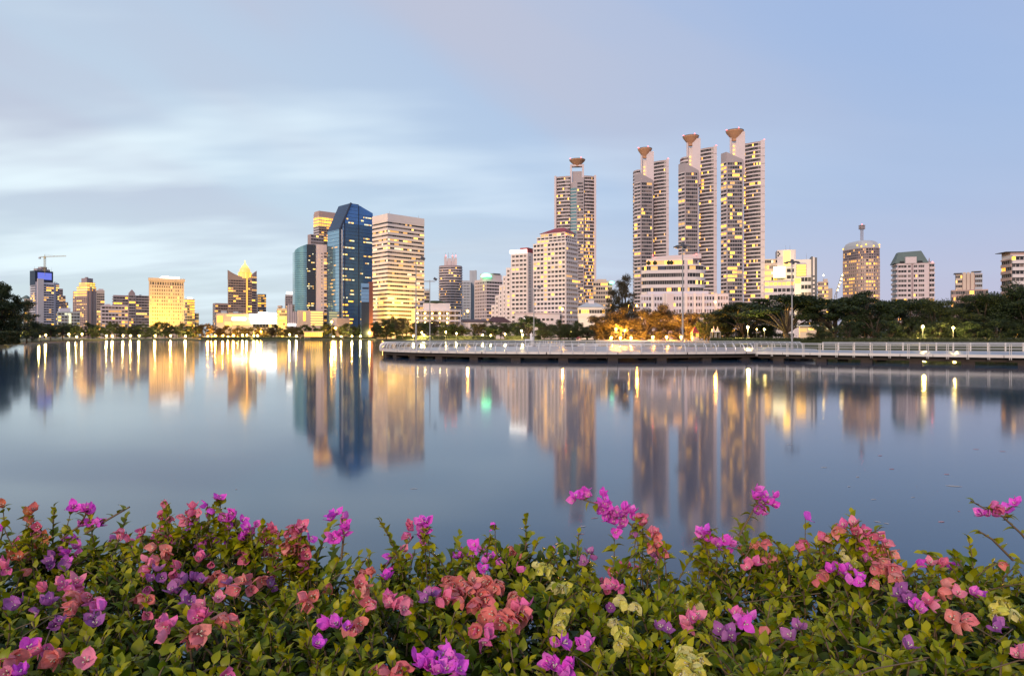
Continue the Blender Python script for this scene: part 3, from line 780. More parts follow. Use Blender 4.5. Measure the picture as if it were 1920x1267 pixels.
for q in (0.1, 0.9): MB().tube([(B.w*q, 3, B.h), (B.w*q, 3, B.h+2.5)], 0.12, 5).build('mast', M['mast'], B.root)
p = B.root.location
for px_, pw in ((742, 2.1e5), (768, 1.6e5), (716, 7e4)):
    flood('ground floodlight washing the banded white block with yellow light', (wx(px_, 553), 550, GZ), (wx(px_, 582), 586, 26), (1, 0.58, 0.06), pw, 85)
B.box('low_annex', M['beige'], B.u(770), B.u(782), -9, -1, 0, B.z(577))
# parking structure / lit hall
B = Bld('parking_garage', 'brightly lit open parking deck building with rows of lamps', 778, 779, 864, 582, 505, 3, depth=18, wall='white', core=False)
for k, y in enumerate((611, 601, 591, 582)):
    B.box('floor_slab', M['white'], 0, B.w, 0, 18, B.z(y)-0.5, B.z(y)+0.6)
B.box('back_wall', M['beige'], 0.3, B.w-0.3, 14, 15, 0, B.z(582))
for k in range(9):
    B.box('column', M['white'], B.w*k/8-0.25 if k else 0, B.w*k/8+0.25 if k < 8 else B.w, 0.3, 0.9, 0, B.z(582)-0.6)
for px_ in (783, 797, 811, 825, 839):
    for y in (604.5, 596.5, 587):
        o = MB().lathe([(0.1, -0.5), (0.5, -0.25), (0.5, 0.25), (0.1, 0.5)], n=8).build('ceiling_lamp', M['lamp_w'], B.root, loc=(B.u(px_), 1.5, B.z(y)))
    lamp_light(B.root, (B.u(px_), 1.0, B.z(592)), (0.95, 0.85, 0.40), 1500, 0.5)
B.box('upper_hall', M['white'], B.u(796), B.u(845), 4, 16, B.z(582)+0.5, B.z(567.5))
MB().lathe([(9, 0), (7.5, 1.6), (3, 2.2)], (B.u(818), 12, B.z(567.5)), 8).build('planted_roof', M['leafmid'], B.root)
# round banded tower
def arc_pts(x0, x1, depth, n=12, span=150):
    c = (x0+x1)/2; r = (x1-x0)/2
    return [(c - r*math.cos(math.pi*(k/n)), depth*(1-math.sin(math.pi*(k/n)))) for k in range(n+1)]
B = Bld('apartment_tower', 'round white and brown banded tower with pink turreted crown', 823, 823.4, 867, 497, 720, 0, wall='mauve', core=False)
ap = arc_pts(0, B.w, 11)
MB().prism(ap + [(B.w, 22), (0, 22)], 0, B.h).build('wall', M['mauve'], B.root)
facade(B.root, ap, 0, B.z(500), 27, lo=0.4, hi=0.9, sp=M['pinkwhite'], proud=0.6, lit=0.05, nseg=[3]*12)
for k, (a, c, y) in enumerate(((833, 838, 480), (839, 846, 483), (847, 851, 479), (852, 857, 482), (834, 856, 488))):
    B.box('turret', M['pinkwhite'], B.u(a), B.u(c), 5+0.3*k, 13, B.h-0.1, B.z(y))
for a in (835, 841, 849, 855): antenna(B.root, B.u(a), 7, B.z(482), 6, 0.22)
for a in (836, 848.5, 855):
    MB().lathe([(0.1, 0), (0.5, 0.4), (0.1, 0.9)], (B.u(a), 6, B.z(479)), 6).build('beacon', M['red_l'], B.root)
B = Bld('office_tower', 'flat grey slab with small square windows behind the round banded tower', 866, 866.4, 883, 526, 860, 0, wall='grey')
facade(B.root, [(0, 0), (B.w, 0)], 0, B.h-2, 20, sp=M['grey'], nseg=[6], pier=0.9, lit=0.03, proud=0.3)
B = Bld('office_tower', 'taller blank grey slab tower behind the round banded tower', 880, 880.4, 894, 507, 880, 0, wall='grey')
B.box('rib', M['grey'], B.w*0.3, B.w*0.45, -0.5, 0.1, 0, B.h-1)
B.box('rib', M['grey'], B.w*0.75, B.w*0.92, -0.5, 0.1, 0, B.h+0.5)
B = Bld('apartment_building', 'small cream turreted block glimpsed behind the lit parking deck', 795, 795.4, 806, 545, 700, 0, wall='beige')
facade(B.root, [(0, 0), (B.w, 0)], 0, B.h-2, 13, sp=M['beige'], lit=0.15, nseg=[3])
for k in range(4): B.box('turret', M['beige'], B.w*k/4+0.2, B.w*k/4+0.9, 0.3, 2, B.h-0.1, B.h+2)
# pinkish block with green sign
B = Bld('apartment_building', 'pinkish white block with curved roof and glowing green roof sign', 890, 912, 942, 523, 640, 32, wall='pinkwhite')
facade(B.root, [(0, B.d), (0, 0)], 0, B.z(527), 17, sp=M['pinkwhite'], lit=0.04, pier=1.0, proud=0.4)
facade(B.root, [(0, 0), (B.w, 0)], 0, B.z(527), 17, sp=M['pinkwhite'], lit=0.05, proud=0.9)
MB().prism([(0.5, 0.5), (B.w-0.5, 0.5), (B.w-0.5, 12), (0.5, 12)], B.h-0.1, [B.z(512), B.z(514), B.z(516), B.z(512)]).build('roof_storey', M['pinkwhite'], B.root)
MB().lathe([(5.2, 0), (4.8, 1.5), (3.2, 2.9), (0.8, 3.5)], (B.u(912)+1, 2, B.z(519)), 14).build('roof_sign', M['sign_g'], B.root)
B.box('louvre', M['darkgrey'], B.u(925), B.u(938), -0.2, 4, B.z(513.5), B.z(511.5))
B.box('penthouse', M['grey'], B.u(926), B.u(944), 5, 14, B.h, B.z(511))
# stepped white building with white roof sign
B = Bld('hotel_building', 'white stepped terrace building with white glowing strip along its roof', 921, 990, 1000, 473, 540, 62, wall='white', core=False)
d, w = B.d, B.w
steps = [(958, 473), (949, 500), (942.5, 515), (935.5, 533), (928.5, 552), (921, 570)]
prev = 0.0
for k, (px_, y) in enumerate(steps):
    v1 = B.v(px_)
    B.box('stepped_wing' if k else 'wall', M['white'], 0.02*k, w-0.02*k, prev if k else 0, v1, 0, B.z(y))
    nf_ = max(3, round((B.z(y)-4)/3.4))
    facade(B.root, [(0.02*k, v1-0.4), (0.02*k, prev+0.4 if k else 0.6)], 1.5, B.z(y)-1.2, nf_, lo=0.32, hi=0.78, sp=M['white'], pier=0.8, proud=0.35, single=True,
           lit=0.06, lits=['lit_dim', 'lit_o'], nseg=[max(1, round((v1-prev)/3.6))], litfun=lambda f, u: 0.25 if f < 2 else 0.04)
    prev = v1
for k in range(30):
    obj('window', win_mesh(1.0, 1.4, 'glass'), B.root, (w*0.35, -0.02, 3+(B.z(478)-3)*k/30))
B.box('roof_sign', M['sign_w'], -0.6, 0.0, 1, B.v(956), B.z(473)+0.1, B.z(467.5))
B.box('roof', M['redroof'], 0.2, w-0.2, 0.2, B.v(975), B.h-0.1, B.z(464))
# white building with dark red hipped roof
B = Bld('apartment_building', 'broad white apartment building crowned by a dark red hipped roof', 1000, 1061, 1083, 452, 500, 60, wall='white')
w, d = B.w, B.d
nfl = 21
def lit26(f, u):
    return 0.5 if 0.62 < u < 0.86 else 0.07
facade(B.root, [(0, d), (0, 0)], 1, B.z(453), nfl, lo=0.30, hi=0.80, sp=M['white'], pier=0.7, proud=0.45, single=True, nseg=[9], lit=0.1,
       litfun=lambda f, u: 0.55 if 0.28 < u < 0.42 else (0.12 if u < 0.2 else 0.07), lits=['lit_y', 'lit_y', 'lit_o', 'lit_dim'])
facade(B.root, [(0, 0), (w, 0)], 1, B.z(453), nfl, lo=0.30, hi=0.80, sp=M['white'], pier=0.35, proud=0.45, single=False, nseg=[6], lit=0.06)
B.box('setback_storey', M['white'], 0.6, w-0.6, 0.6, B.v(1006), B.h-0.1, B.z(441))
facade(B.root, [(0.6, B.v(1006)), (0.6, 0.6), (w-0.6, 0.6)], B.h, B.z(441), 2, lo=0.25, hi=0.8, sp=M['white'], pier=0.6, lit=0.12, nseg=[7, 6])
B.box('setback_storey', M['white'], 1.2, w-1.2, 1.2, B.v(1012), B.z(441)-0.1, B.z(434))
facade(B.root, [(1.2, B.v(1012)), (1.2, 1.2), (w-1.2, 1.2)], B.z(441), B.z(434.5), 1, lo=0.2, hi=0.8, sp=M['white'], pier=0.6, lit=0.4, nseg=[6, 5])
y0_, y1_ = 0.4, B.v(1010); zr0, zr1 = B.z(434)+0.1, B.z(422.5)
b = MB()
r0, r1 = (w/2, y0_+6, zr1), (w/2, y1_-9, zr1)
P = [(0.4, y1_, zr0), (0.4, y0_, zr0), (w-0.4, y0_, zr0), (w-0.4, y1_, zr0)]
b.quad(P[0], P[1], r0, r1); b.poly([P[1], P[2], r0]); b.quad(P[2], P[3], r1, r0); b.poly([P[3], P[0], r1]); b.quad(P[0], P[3], P[2], P[1])
b.build('roof', M['redroof'], B.root)
MB().lathe([(0.1, 0), (0.4, 0.3), (0.1, 0.8)], (0, 0, B.z(441)), 6).build('beacon', M['red_l'], B.root)

# ------------------------------------------------------------------ the four bowl-topped towers
def face_frame(name, label, px0, D):
    phi = math.atan2(px0-960, F)
    root = thing(name, label, 'tower', (wx(px0, D), D, GZ), -phi)
    k = D*math.cos(phi)/F
    return root, (lambda px: (px-px0)*k), (lambda py: wz(py, D)-GZ)
def bowl(root, x, y, r, z0, z1):
    h = z1-z0
    MB().lathe([(r*0.30, z0-h*0.25), (r*0.36, z0), (r*0.62, z0+h*0.35), (r*0.97, z0+h*0.86), (r, z0+h*0.93), (r, z1), (r*0.93, z1), (r*0.9, z0+h*0.8), (0.1, z0+h*0.6)], (x, y, 0), 28).build('bowl', M['copper'], root, smooth=False)
    root = [c for c in root.children if c.name.startswith('bowl')][0]
    MB().lathe([(r*1.0, z1), (r*1.03, z1+0.1), (r*1.03, z1+0.5), (r*0.98, z1+0.6)], (x, y, 0), 28).build('bowl_rim', M['darkgrey'], root)
    for a in (1.2, 3.6, 5.2):
        MB().lathe([(0.1, 0), (0.45, 0.3), (0.1, 0.8)], (x+r*math.cos(a), y+r*math.sin(a), z1+0.6), 6).build('beacon', M['red_l'], root)
def bowl_tower(label, px0, D, front, facet, wing, pillar, lwing, stem, bw, litp):
    root, X, Z = face_frame('apartment_tower', label, px0, D)
    fx0, fx1, fyl, fyr = X(front[0]), X(front[1]), Z(front[2]), Z(front[3])
    xf = X(facet)
    zt = Z(front[3]+4)
    # front block with slanted parapet
    P = [(fx0, 4.5), (xf, -1.0), (fx1, 3.0), (fx1, 22), (fx0, 22)]
    MB().prism(P, 0, [fyl, fyl, fyr, fyr, fyl]).build('front_block', M['pinkgrey'], root)
    nfl = max(20, round(zt/3.5))
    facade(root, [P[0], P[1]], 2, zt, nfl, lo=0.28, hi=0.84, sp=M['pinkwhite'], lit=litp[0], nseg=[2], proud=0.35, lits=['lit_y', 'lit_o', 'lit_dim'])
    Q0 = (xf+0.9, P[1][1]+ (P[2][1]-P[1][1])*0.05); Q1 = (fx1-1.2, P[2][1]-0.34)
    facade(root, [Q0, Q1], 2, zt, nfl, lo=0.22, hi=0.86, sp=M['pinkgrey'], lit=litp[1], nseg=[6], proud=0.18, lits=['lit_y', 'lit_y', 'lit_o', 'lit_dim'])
    # right wing: curved balconies, dark recess on its inner side, blank end pillar
    wx0, wx1, wy = X(wing[0]), X(wing[1]), Z(wing[2])
    xp = X(pillar)
    cp = []
    for k in range(7):
        t = k/6; cp.append((wx0+(xp-wx0)*t, 9.0 - 5.0*math.sin(t*math.pi/2)))
    MB().prism(cp + [(xp, 26), (wx0, 26)], 0, wy-0.3).build('wing', M['brown'], root)
    nw = max(20, round(wy/3.45))
    facade(root, cp, 1.5, wy-1.5, nw, lo=0.30, hi=0.95, sp=M['pinkwhite'], lit=litp[2], nseg=[2]*6, proud=0.45, gap=0.08,
           litfun=lambda f, u: litp[2], lits=['lit_y', 'lit_o', 'lit_dim', 'lit_y'], darks=['glass', 'glass', 'glass2', 'glass2'])
    # lit recess strip where the wing meets the front block
    for f in range(2, nw-6):
        if rnd.random() < litp[3]:
            obj('window', win_mesh(2.6, 1.9, rnd.choice(('lit_y', 'lit_y', 'lit_o'))), root, (wx0+1.2, 8.2, 2+f*3.45))
    MB().prism([(xp, 3.2), (wx1, 3.6), (wx1, 26.2), (xp, 26.2)], 0, wy+0.6).build('end_pillar', M['pinkwhite'], root)
    for k in range(1, 26):
        MB().box(xp+0.05, wx1-0.05, 3.1, 3.3, -0.08, 0.08).build('panel_joint', M['pinkgrey'], root, loc=(0, 0, wy*k/26))
    # rear left wing
    lx0, lx1, ly = X(lwing[0]), X(lwing[1]), Z(lwing[2])
    lp = [(lx0, 22), (lx0+0.8, 12), (lx0+3.5, 8.5), (lx1, 7)]
    MB().prism(lp + [(lx1, 26)], 0, ly-0.2).build('rear_wing', M['brown'], root)
    facade(root, lp, 1.5, ly-1, max(18, round(ly/3.45)), lo=0.34, hi=0.9, sp=M['pinkwhite'], lit=0.05, nseg=[2, 1, 2], proud=0.4)
    # stem: round column, lit slot, tall slab
    sx0, sx1, kx0, kx1, sy = X(stem[0]), X(stem[1]), X(stem[2]), X(stem[3]), Z(stem[4])
    zbw0, zbw1 = Z(bw[3]), Z(bw[2])
    rcol = (sx1-sx0)*0.16
    base = min(fyr, wy)-12
    MB().tube([(sx0+rcol, 9, base), (sx0+rcol, 9, zbw0+1)], rcol*1.15, 10).build('column', M['pinkwhite'], root)
    MB().box(sx0+rcol*1.6, kx0-0.02, 11.5, 13, base, zbw0-2.5).build('stem_panel', M['white'], root)
    for k in range(4):
        MB().lathe([(0.12, 0), (0.75, 0.8), (0.12, 1.8)], (sx0+(kx0-sx0)*0.62, 11.0, max(fyr, base)+3+k*3.6), 6).build('slot_lamp', M['lit_w'], root)
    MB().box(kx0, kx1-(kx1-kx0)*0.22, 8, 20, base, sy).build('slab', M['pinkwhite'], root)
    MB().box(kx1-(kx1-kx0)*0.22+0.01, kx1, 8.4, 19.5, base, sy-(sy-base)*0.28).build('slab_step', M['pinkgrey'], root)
    bx0, bx1 = X(bw[0]), X(bw[1])
    bowl(root, (bx0+bx1)/2, 10.5, (bx1-bx0)/2, zbw0, zbw1)
    for xx, zz2, yy in ((wx1-0.4, wy+0.6, 4), (lx0+0.5, ly, 20)):
        MB().lathe([(0.1, 0), (0.45, 0.3), (0.1, 0.8)], (xx, yy, zz2), 6).build('beacon', M['red_l'], root)
    return root
bowl_tower('bowl topped pink grey tower rising behind the white terraced building, shortest of the trio', 1220, 640, (1189, 1225, 324, 337), 1201, (1224.5, 1254, 299), 1249, (1186, 1200, 313),
           (1201, 1212, 1212, 1230, 280), (1195.5, 1222.5, 274, 288), (0.07, 0.04, 0.03, 0.18))
bowl_tower('bowl topped pink grey tower between its shorter and taller twin', 1307, 620, (1271.5, 1310, 304, 318), 1284, (1311, 1344, 275), 1338, (1274, 1290, 288),
           (1287, 1298, 1298, 1318, 255), (1279.5, 1310.5, 250, 264), (0.10, 0.06, 0.045, 0.32))
bowl_tower('tallest bowl topped tower with many yellow lit flats', 1392, 600, (1351, 1394, 283, 298), 1362, (1395, 1434, 265), 1426, (1352.5, 1366, 290),
           (1368, 1380, 1380, 1402, 242), (1360, 1394.5, 239, 254), (0.20, 0.20, 0.07, 0.5))
# the fourth, seen square on
root, X, Z = face_frame('apartment_tower', 'bowl topped tower with teal glass bay behind the red roofed building', 1078, 700)
zt = Z(328)
for xa, xb, pl in ((1041, 1069, 'w'), (1095, 1116, 'e')):
    cp = [(X(xa)+(X(xb)-X(xa))*k/6, (7-4*math.sin(math.pi/2*(k/6))) if pl == 'w' else (7-4*math.cos(math.pi/2*(k/6)))) for k in range(7)]
    MB().prism(cp + [(X(xb), 24), (X(xa), 24)], 0, zt-0.3).build('wing', M['brown'], root)
    facade(root, cp, 1.5, zt-1.5, 47, lo=0.28, hi=0.93, sp=M['pinkwhite'], lit=0.1, nseg=[2]*6, proud=0.5,
           litfun=(lambda f, u: 0.05) if pl == 'w' else (lambda f, u: 0.22 if f < 36 else 0.03), lits=['lit_y', 'lit_o', 'lit_dim'])
    xe = X(1041) if pl == 'w' else X(1116)
    MB().box(xe-1.1, xe+1.1, 4.5, 24.5, 0, zt+0.4).build('end_pillar', M['pinkwhite'], root)
zc1, zc2 = Z(345), Z(333)
tp = [(X(1068.5), 6), (X(1070), 2.5), (X(1074), 0.6), (X(1081), -0.6)]
MB().prism([(X(1068.5), 6), (X(1070), 2.5), (X(1074), 0.6), (X(1081), -0.6), (X(1095), -0.6), (X(1095), 20), (X(1068.5), 20)], 0, [zc1, zc1, zc1+2, zc2, zc2, zc2, zc1]).build('front_block', M['pinkgrey'], root)
M['tealdim'] = mat('teal_bay_glass', (0.16, 0.26, 0.27), 0.1, 0.6, metal=0.3, var=0.2, scale=0.1)
MB().prism(offset_poly(tp, 0.15) + [(X(1081), 3), (X(1068.5), 8)], 2, zc1-4).build('glass_bay', M['tealdim'], root)
sm = strip_mesh('mullion', offset_poly(tp, 0.15), 0.7, 0.15, M['pinkwhite'])
for k in range(44): obj('mullion', sm, root, (0, 0, 4+(zc1-8)*k/44))
facade(root, [(X(1082.5), -0.6), (X(1093.5), -0.6)], 2, zc2-5, 47, sp=M['pinkgrey'], nseg=[4], lit=0.14, proud=0.2, lits=['lit_y', 'lit_o', 'lit_dim'])
for xa in (1068.8, 1091.5):
    MB().box(X(xa), X(xa+3.6), 5, 12, zc1-8, Z(306)).build('column', M['pinkwhite'], root)
MB().box(X(1073), X(1091), 8, 11, zc1-8, Z(318)).build('stem_panel', M['pinkgrey'], root)
MB().box(X(1072.4), X(1091.5), 6, 11.5, Z(309.5), Z(306)).build('lintel', M['pinkwhite'], root)
bowl(root, X(1082.5), 8.5, X(1097.3)-X(1082.5), Z(307), Z(297))
# ------------------------------------------------------------------ east side
B = Bld('apartment_building', 'cream flat block with yellow windows behind the feathery tree', 1112, 1113, 1148, 527, 640, 4, wall='beige')
facade(B.root, B.pts, 0, B.h-1.5, 13, sp=M['beige'], lit=0.3, nseg=[2, 8], pier=0.5)
B.box('penthouse', M['beige'], B.w*0.2, B.w*0.7, 3, 10, B.h-0.1, B.z(523))
MB().lathe([(0.3, 0), (2.2, 0.8), (2.2, 2.0), (0.3, 2.8)], (B.u(1147), -1, B.z(533)), 10).build('lit_sign', M['sign_g'], B.root)
B = Bld('house', 'cream house with hipped grey roof and small square cupola', 1084, 1085, 1134, 576, 400, 3, depth=14, wall='white')
facade(B.root, B.pts, B.z(590), B.z(577), 1, lo=0.2, hi=0.7, sp=M['white'], nseg=[3, 10], lit=0.5, lits=['lit_y', 'lit_dim'])
w = B.w
b = MB(); z0_ = B.h; z1_ = B.z(566)
P = [(-0.8, -0.8, z0_), (w+0.8, -0.8, z0_), (w+0.8, 14.8, z0_), (-0.8, 14.8, z0_)]
b.quad(P[0], P[1], (w*0.68, 7, z1_), (w*0.32, 7, z1_)); b.poly([P[1], P[2], (w*0.68, 7, z1_)]); b.quad(P[2], P[3], (w*0.32, 7, z1_), (w*0.68, 7, z1_)); b.poly([P[3], P[0], (w*0.32, 7, z1_)]); b.quad(*P[::-1])
b.build('roof', M['grey'], B.root)
cp_ = B.box('cupola', M['white'], w*0.40, w*0.62, 5, 9, z1_-1.5, B.z(562)); B.box('cupola_roof', M['grey'], w*0.38, w*0.64, 4.7, 9.3, B.z(562), B.z(560.5)).parent = cp_
# terraced white round block
B = Bld('apartment_building', 'white terraced block with rounded end and long balcony bands', 1204, 1204.4, 1322, 497, 440, 0, depth=22, wall='white', core=False)
w = B.w
xa = B.u(1280)
fp = [(0, 3), (B.u(1212), 0.5), (xa, 0)] + [(xa+(w-xa)*math.sin(math.pi/2*k/5), 9-9*math.cos(math.pi/2*k/5)) for k in range(1, 6)]
MB().prism(fp + [(w, 22), (0, 22)], 0, B.h).build('wall', M['white'], B.root)
facade(B.root, fp, 0.8, B.z(499), 10, lo=0.42, hi=0.95, sp=M['white'], proud=0.9, lit=0.08, nseg=[2, 16]+[2]*5, gap=0.08, darks=['glass', 'glass', 'glass', 'glass2'])
B.box('terrace_storey', M['beige'], B.u(1212), B.u(1300), 4, 18, B.h-0.1, B.z(484))
facade(B.root, [(B.u(1212), 4), (B.u(1300), 4)], B.h, B.z(486), 1, lo=0.1, hi=0.8, sp=M['white'], lit=0.5, nseg=[18], lits=['lit_y', 'lit_o', 'lit_dim'])
MB().prism([(B.u(1222), 5), (B.u(1316), 5), (B.u(1320), 18), (B.u(1222), 18)], B.z(485), [B.z(480), B.z(476), B.z(476), B.z(479)]).build('roof_block', M['pinkwhite'], B.root)
B.box('awning', M['darkblue'], B.u(1234), B.u(1247), -0.5, 3, B.z(507), B.z(500))
B.box('balcony_core', M['pinkwhite'], B.u(1283), B.u(1289), -1.4, 2, 0, B.z(490))
for k, px_ in enumerate((1216, 1228, 1254, 1259)):
    MB().lathe([(0.3, 0), (1.4, 0.8), (1.5, 1.8), (0.3, 2.8)], (B.u(px_), 1.5, B.h), 7).build('roof_plant', M['leafmid'], B.root)
for px_ in (1224, 1306): MB().lathe([(0.1, 0), (0.4, 0.3), (0.1, 0.8)], (B.u(px_), 3, B.z(479)), 6).build('beacon', M['red_l'], B.root)
B = Bld('apartment_building', 'low pink and white flats with framed window bays before the terraced block', 1200, 1201, 1366, 552, 390, 3, depth=14, wall='pinkwhite')
w = B.w
facade(B.root, [(0, 0), (w, 0)], 0, B.h-0.8, 7, lo=0.28, hi=0.8, sp=M['lilac'], pier=0.5, proud=0.35, single=True, nseg=[32], lit=0.10, lits=['lit_y', 'lit_dim'], darks=['glass', 'glass2', 'mauve', 'glass3'])
for px_ in (1221, 1243, 1246, 1284, 1300, 1316, 1340):
    B.box('bay_pier', M['white'], B.u(px_), B.u(px_)+1.3, -1.0, 0.2, 0, B.h+0.5)
B.box('blank_bay', M['pinkwhite'], B.u(1247.6), B.u(1263), -0.9, 0.2, 0, B.h+0.3)
B.box('roof_block', M['lilac'], B.u(1215), B.u(1330), 3, 11, B.h-0.1, B.z(546))
# floodlit complex
B = Bld('office_building', 'floodlit complex with yellow ribbon floors and dazzling white centre tower', 1433, 1434, 1492, 486, 600, 5, depth=24, wall='white')
facade(B.root, [(0, 0), (B.u(1470), 0)], 4, B.z(487), 13, lo=0.4, hi=0.9, sp=M['beige'], lit=0.55, lits=['lit_y', 'lit_y', 'lit_dim', 'lit_c'], nseg=[9], proud=0.4)
B.box('tower_block', M['white'], B.u(1457), B.u(1492), -1, 14, 0, B.z(470))
B.box('lit_panel', M['glow_y'], B.u(1469), B.u(1481), -1.5, -0.9, B.z(500), B.z(471.5))
for k in range(3): obj('window', win_mesh(1.2, 1.6, 'glass'), B.root, (B.u(1459+2.5*(k % 2)), -1.02, B.z(482-3*k)))
B.box('sign_panel', M['sign_pale'], B.u(1449), B.u(1472), -4, -3.4, B.z(522), B.z(501))
B.box('sign_support', M['darkgrey'], B.u(1451), B.u(1470), -3.3, -1.2, B.z(524), B.z(504))
B.box('side_block', M['white'], B.u(1473), B.u(1492), -3, -1.1, 0, B.z(503))
facade(B.root, [(B.u(1474), -3), (B.u(1491), -3)], 4, B.z(504), 10, sp=M['white'], lit=0.15)
for a in (1474, 1482): antenna(B.root, B.u(a), 3, B.z(470), 4.5)
flood('ground floodlight washing the dazzling white centre tower', (wx(1474, 574), 572, GZ), (wx(1476, 600), 600, 66), (1, 0.80, 0.25), 2.2e5, 60)
B = Bld('office_building', 'white block with large yellow glazed panel and dark striped end', 1488, 1489, 1521, 487, 590, 4, wall='white')
wf_ = B.box('window_frame', M['darkgrey'], B.u(1493), B.u(1511.5), -0.5, 0.1, B.z(518), B.z(496))
for k in range(4): B.box('lit_glazing', M['lit_y'], B.u(1493.6), B.u(1511), -0.65, -0.45, B.z(517.4-5.4*k), B.z(513-5.4*k)).parent = wf_
for k in range(2): B.box('lit_glazing', M['lit_y'], B.u(1490), B.u(1501), -0.5, -0.1, B.z(531-5*k), B.z(527-5*k))
facade(B.root, [(B.u(1502), 0), (B.w, 0)], 2, B.z(519), 8, sp=M['lilac'], lit=0.25, nseg=[3])
B.box('end_stripe', M['darkgrey'], B.w, B.u(1524), -0.4, 14, 0, B.z(482)); B.box('end_stripe', M['white'], B.u(1524), B.u(1527.5), -0.2, 14, 0, B.z(483)); B.box('end_stripe', M['darkgrey'], B.u(1527.5), B.u(1532), 0.1, 14, 0, B.z(484))
for k in range(14): obj('window', win_mesh(1.6, 1.2, 'glass'), B.root, (B.u(1525.8), -0.22, 6+3.6*k))
antenna(B.root, B.u(1513), 5, B.h, 6)
B = Bld('apartment_building', 'low cream flats with amber top floor before the floodlit complex', 1433, 1434, 1490, 526, 520, 4, depth=14, wall='beige')
facade(B.root, B.pts, 0, B.z(528), 9, sp=M['white'], pier=0.5, lit=0.10, litfun=lambda f, u: 0.75 if f == 8 else 0.08, lits=['lit_y', 'lit_o'])
B = Bld('apartment_building', 'small stepped yellow lit block between floodlit complex and brown tower', 1533, 1534, 1553, 528, 700, 4, wall='beige')
facade(B.root, B.pts, 0, B.h-1, 14, sp=M['beige'], lit=0.3, nseg=[2, 5])
B.box('stepped_wing', M['beige'], B.w, B.u(1561), 1, 12, 0, B.z(541)); B.box('penthouse', M['beige'], B.w*0.55, B.w*0.95, 2, 8, B.h, B.z(523))
antenna(B.root, B.u(1545), 4, B.h, 6, 0.2); MB().lathe([(0.1, 0), (0.8, 0.6), (0.1, 1.4)], (B.u(1545), 4, B.h+6), 6).build('beacon_lamp', M['lamp_w'], B.root)
# luffing crane with lamps along its boom
cr = thing('construction_crane', 'leaning crane boom strung with white lamps beside the brown tower', 'crane', (wx(1566, 640), 640, GZ), 0)
p0 = Vector((0, 0, 0)); p1 = Vector((wx(1579, 640)-wx(1566, 640), 0, wz(516, 640)-GZ)); pb = Vector((0.5, 0, wz(553, 640)-GZ))
b = MB(); lattice(b, p0, pb, 1.8, 12, 0.15); b.build('mast', M['mast'], cr)
b = MB(); lattice(b, pb, p1, 1.2, 12, 0.13); bm_ = b.build('boom', M['mast'], cr)
for k in range(5):
    q = pb.lerp(p1, 0.25+0.75*k/4); MB().lathe([(0.1, -0.6), (0.55, 0), (0.1, 0.6)], (q.x, q.y-0.8, q.z), 6).build('boom_lamp', M['lamp_w'], bm_)
# brown rounded tower
B = Bld('apartment_tower', 'brown rounded tower speckled with lit windows under a lattice antenna', 1581, 1622, 1658, 462, 590, 42, wall='pinkbrown', core=False)
w, d = B.w, B.d
rc = [(0, d)] + [(w*0.0+0.0, d*0.35)] + [((1-math.cos(t))*d*0.28, d*0.35-math.sin(t)*d*0.30) for t in (0.5, 1.0)] + [(w*0.45, 0), (w*0.8, w*0.06), (w, w*0.28)]
MB().prism(rc + [(w, d)], 0, B.z(463)).build('wall', M['pinkbrown'], B.root)
facade(B.root, rc, 1.5, B.z(484), 22, lo=0.30, hi=0.82, sp=M['pinkbrown'], pier=0.8, pier_mat=M['beige'], proud=0.5, nseg=[7, 3, 3, 3, 4, 3], lit=0.27, lits=['lit_y', 'lit_o', 'lit_dim', 'lit_dim'])
facade(B.root, rc, B.z(484), B.z(464), 4, lo=0.15, hi=0.85, sp=M['mauve'], pier=0.5, proud=0.3, nseg=[7, 3, 3, 3, 4, 3], lit=0.18, lits=['lit_o', 'lit_dim'])
b = MB(); cxm, cym = w*0.42, d*0.5
def sc2(p, f): return (cxm+(p[0]-cxm)*f, cym+(p[1]-cym)*f)
full = rc + [(w, d)]
lv = [(1.0, B.z(463)), (0.96, B.z(457)), (0.86, B.z(452)), (0.66, B.z(448.5)), (0.3, B.z(447))]
for k in range(len(lv)-1):
    (f0, za), (f1, zb2) = lv[k], lv[k+1]
    for i in range(len(full)):
        j = (i+1) % len(full)
        b.quad((*sc2(full[i], f0), za), (*sc2(full[j], f0), za), (*sc2(full[j], f1), zb2), (*sc2(full[i], f1), zb2))
b.poly([(*sc2(p, 0.3), B.z(447)) for p in full]); b.build('vaulted_roof', M['grey'], B.root)
for k in range(9):
    q = sc2(full[min(k, len(full)-1)], 1.0)
    MB().lathe([(0.15, 0), (0.75, 0.7), (0.15, 1.6)], (q[0], q[1], B.z(462-(3 if k % 2 else 0))), 6).build('roof_lamp', M['lit_y'], B.root)
b = MB(); lattice(b, (cxm, cym, B.z(448)), (cxm, cym, B.z(424)), 1.6, 8, 0.16); am_ = b.build('antenna_mast', M['pinkgrey'], B.root)
for z_ in (B.z(425), B.z(422), B.z(419)): MB().lathe([(2.2, 0), (2.6, 0.3), (2.6, 0.8), (2.2, 1.0)], (cxm, cym, z_), 10).build('antenna_ring', M['pinkgrey'], am_)
for k in range(8): MB().tube([(cxm+2.5*math.cos(k*0.785), cym+2.5*math.sin(k*0.785), B.z(425)), (cxm+2.5*math.cos(k*0.785), cym+2.5*math.sin(k*0.785), B.z(417))], 0.14, 4).build('antenna_rod', M['pinkgrey'], am_)
MB().lathe([(0.1, 0), (0.5, 0.4), (0.1, 0.9)], (cxm, cym, B.z(417)), 6).build('beacon', M['red_l'], B.root)
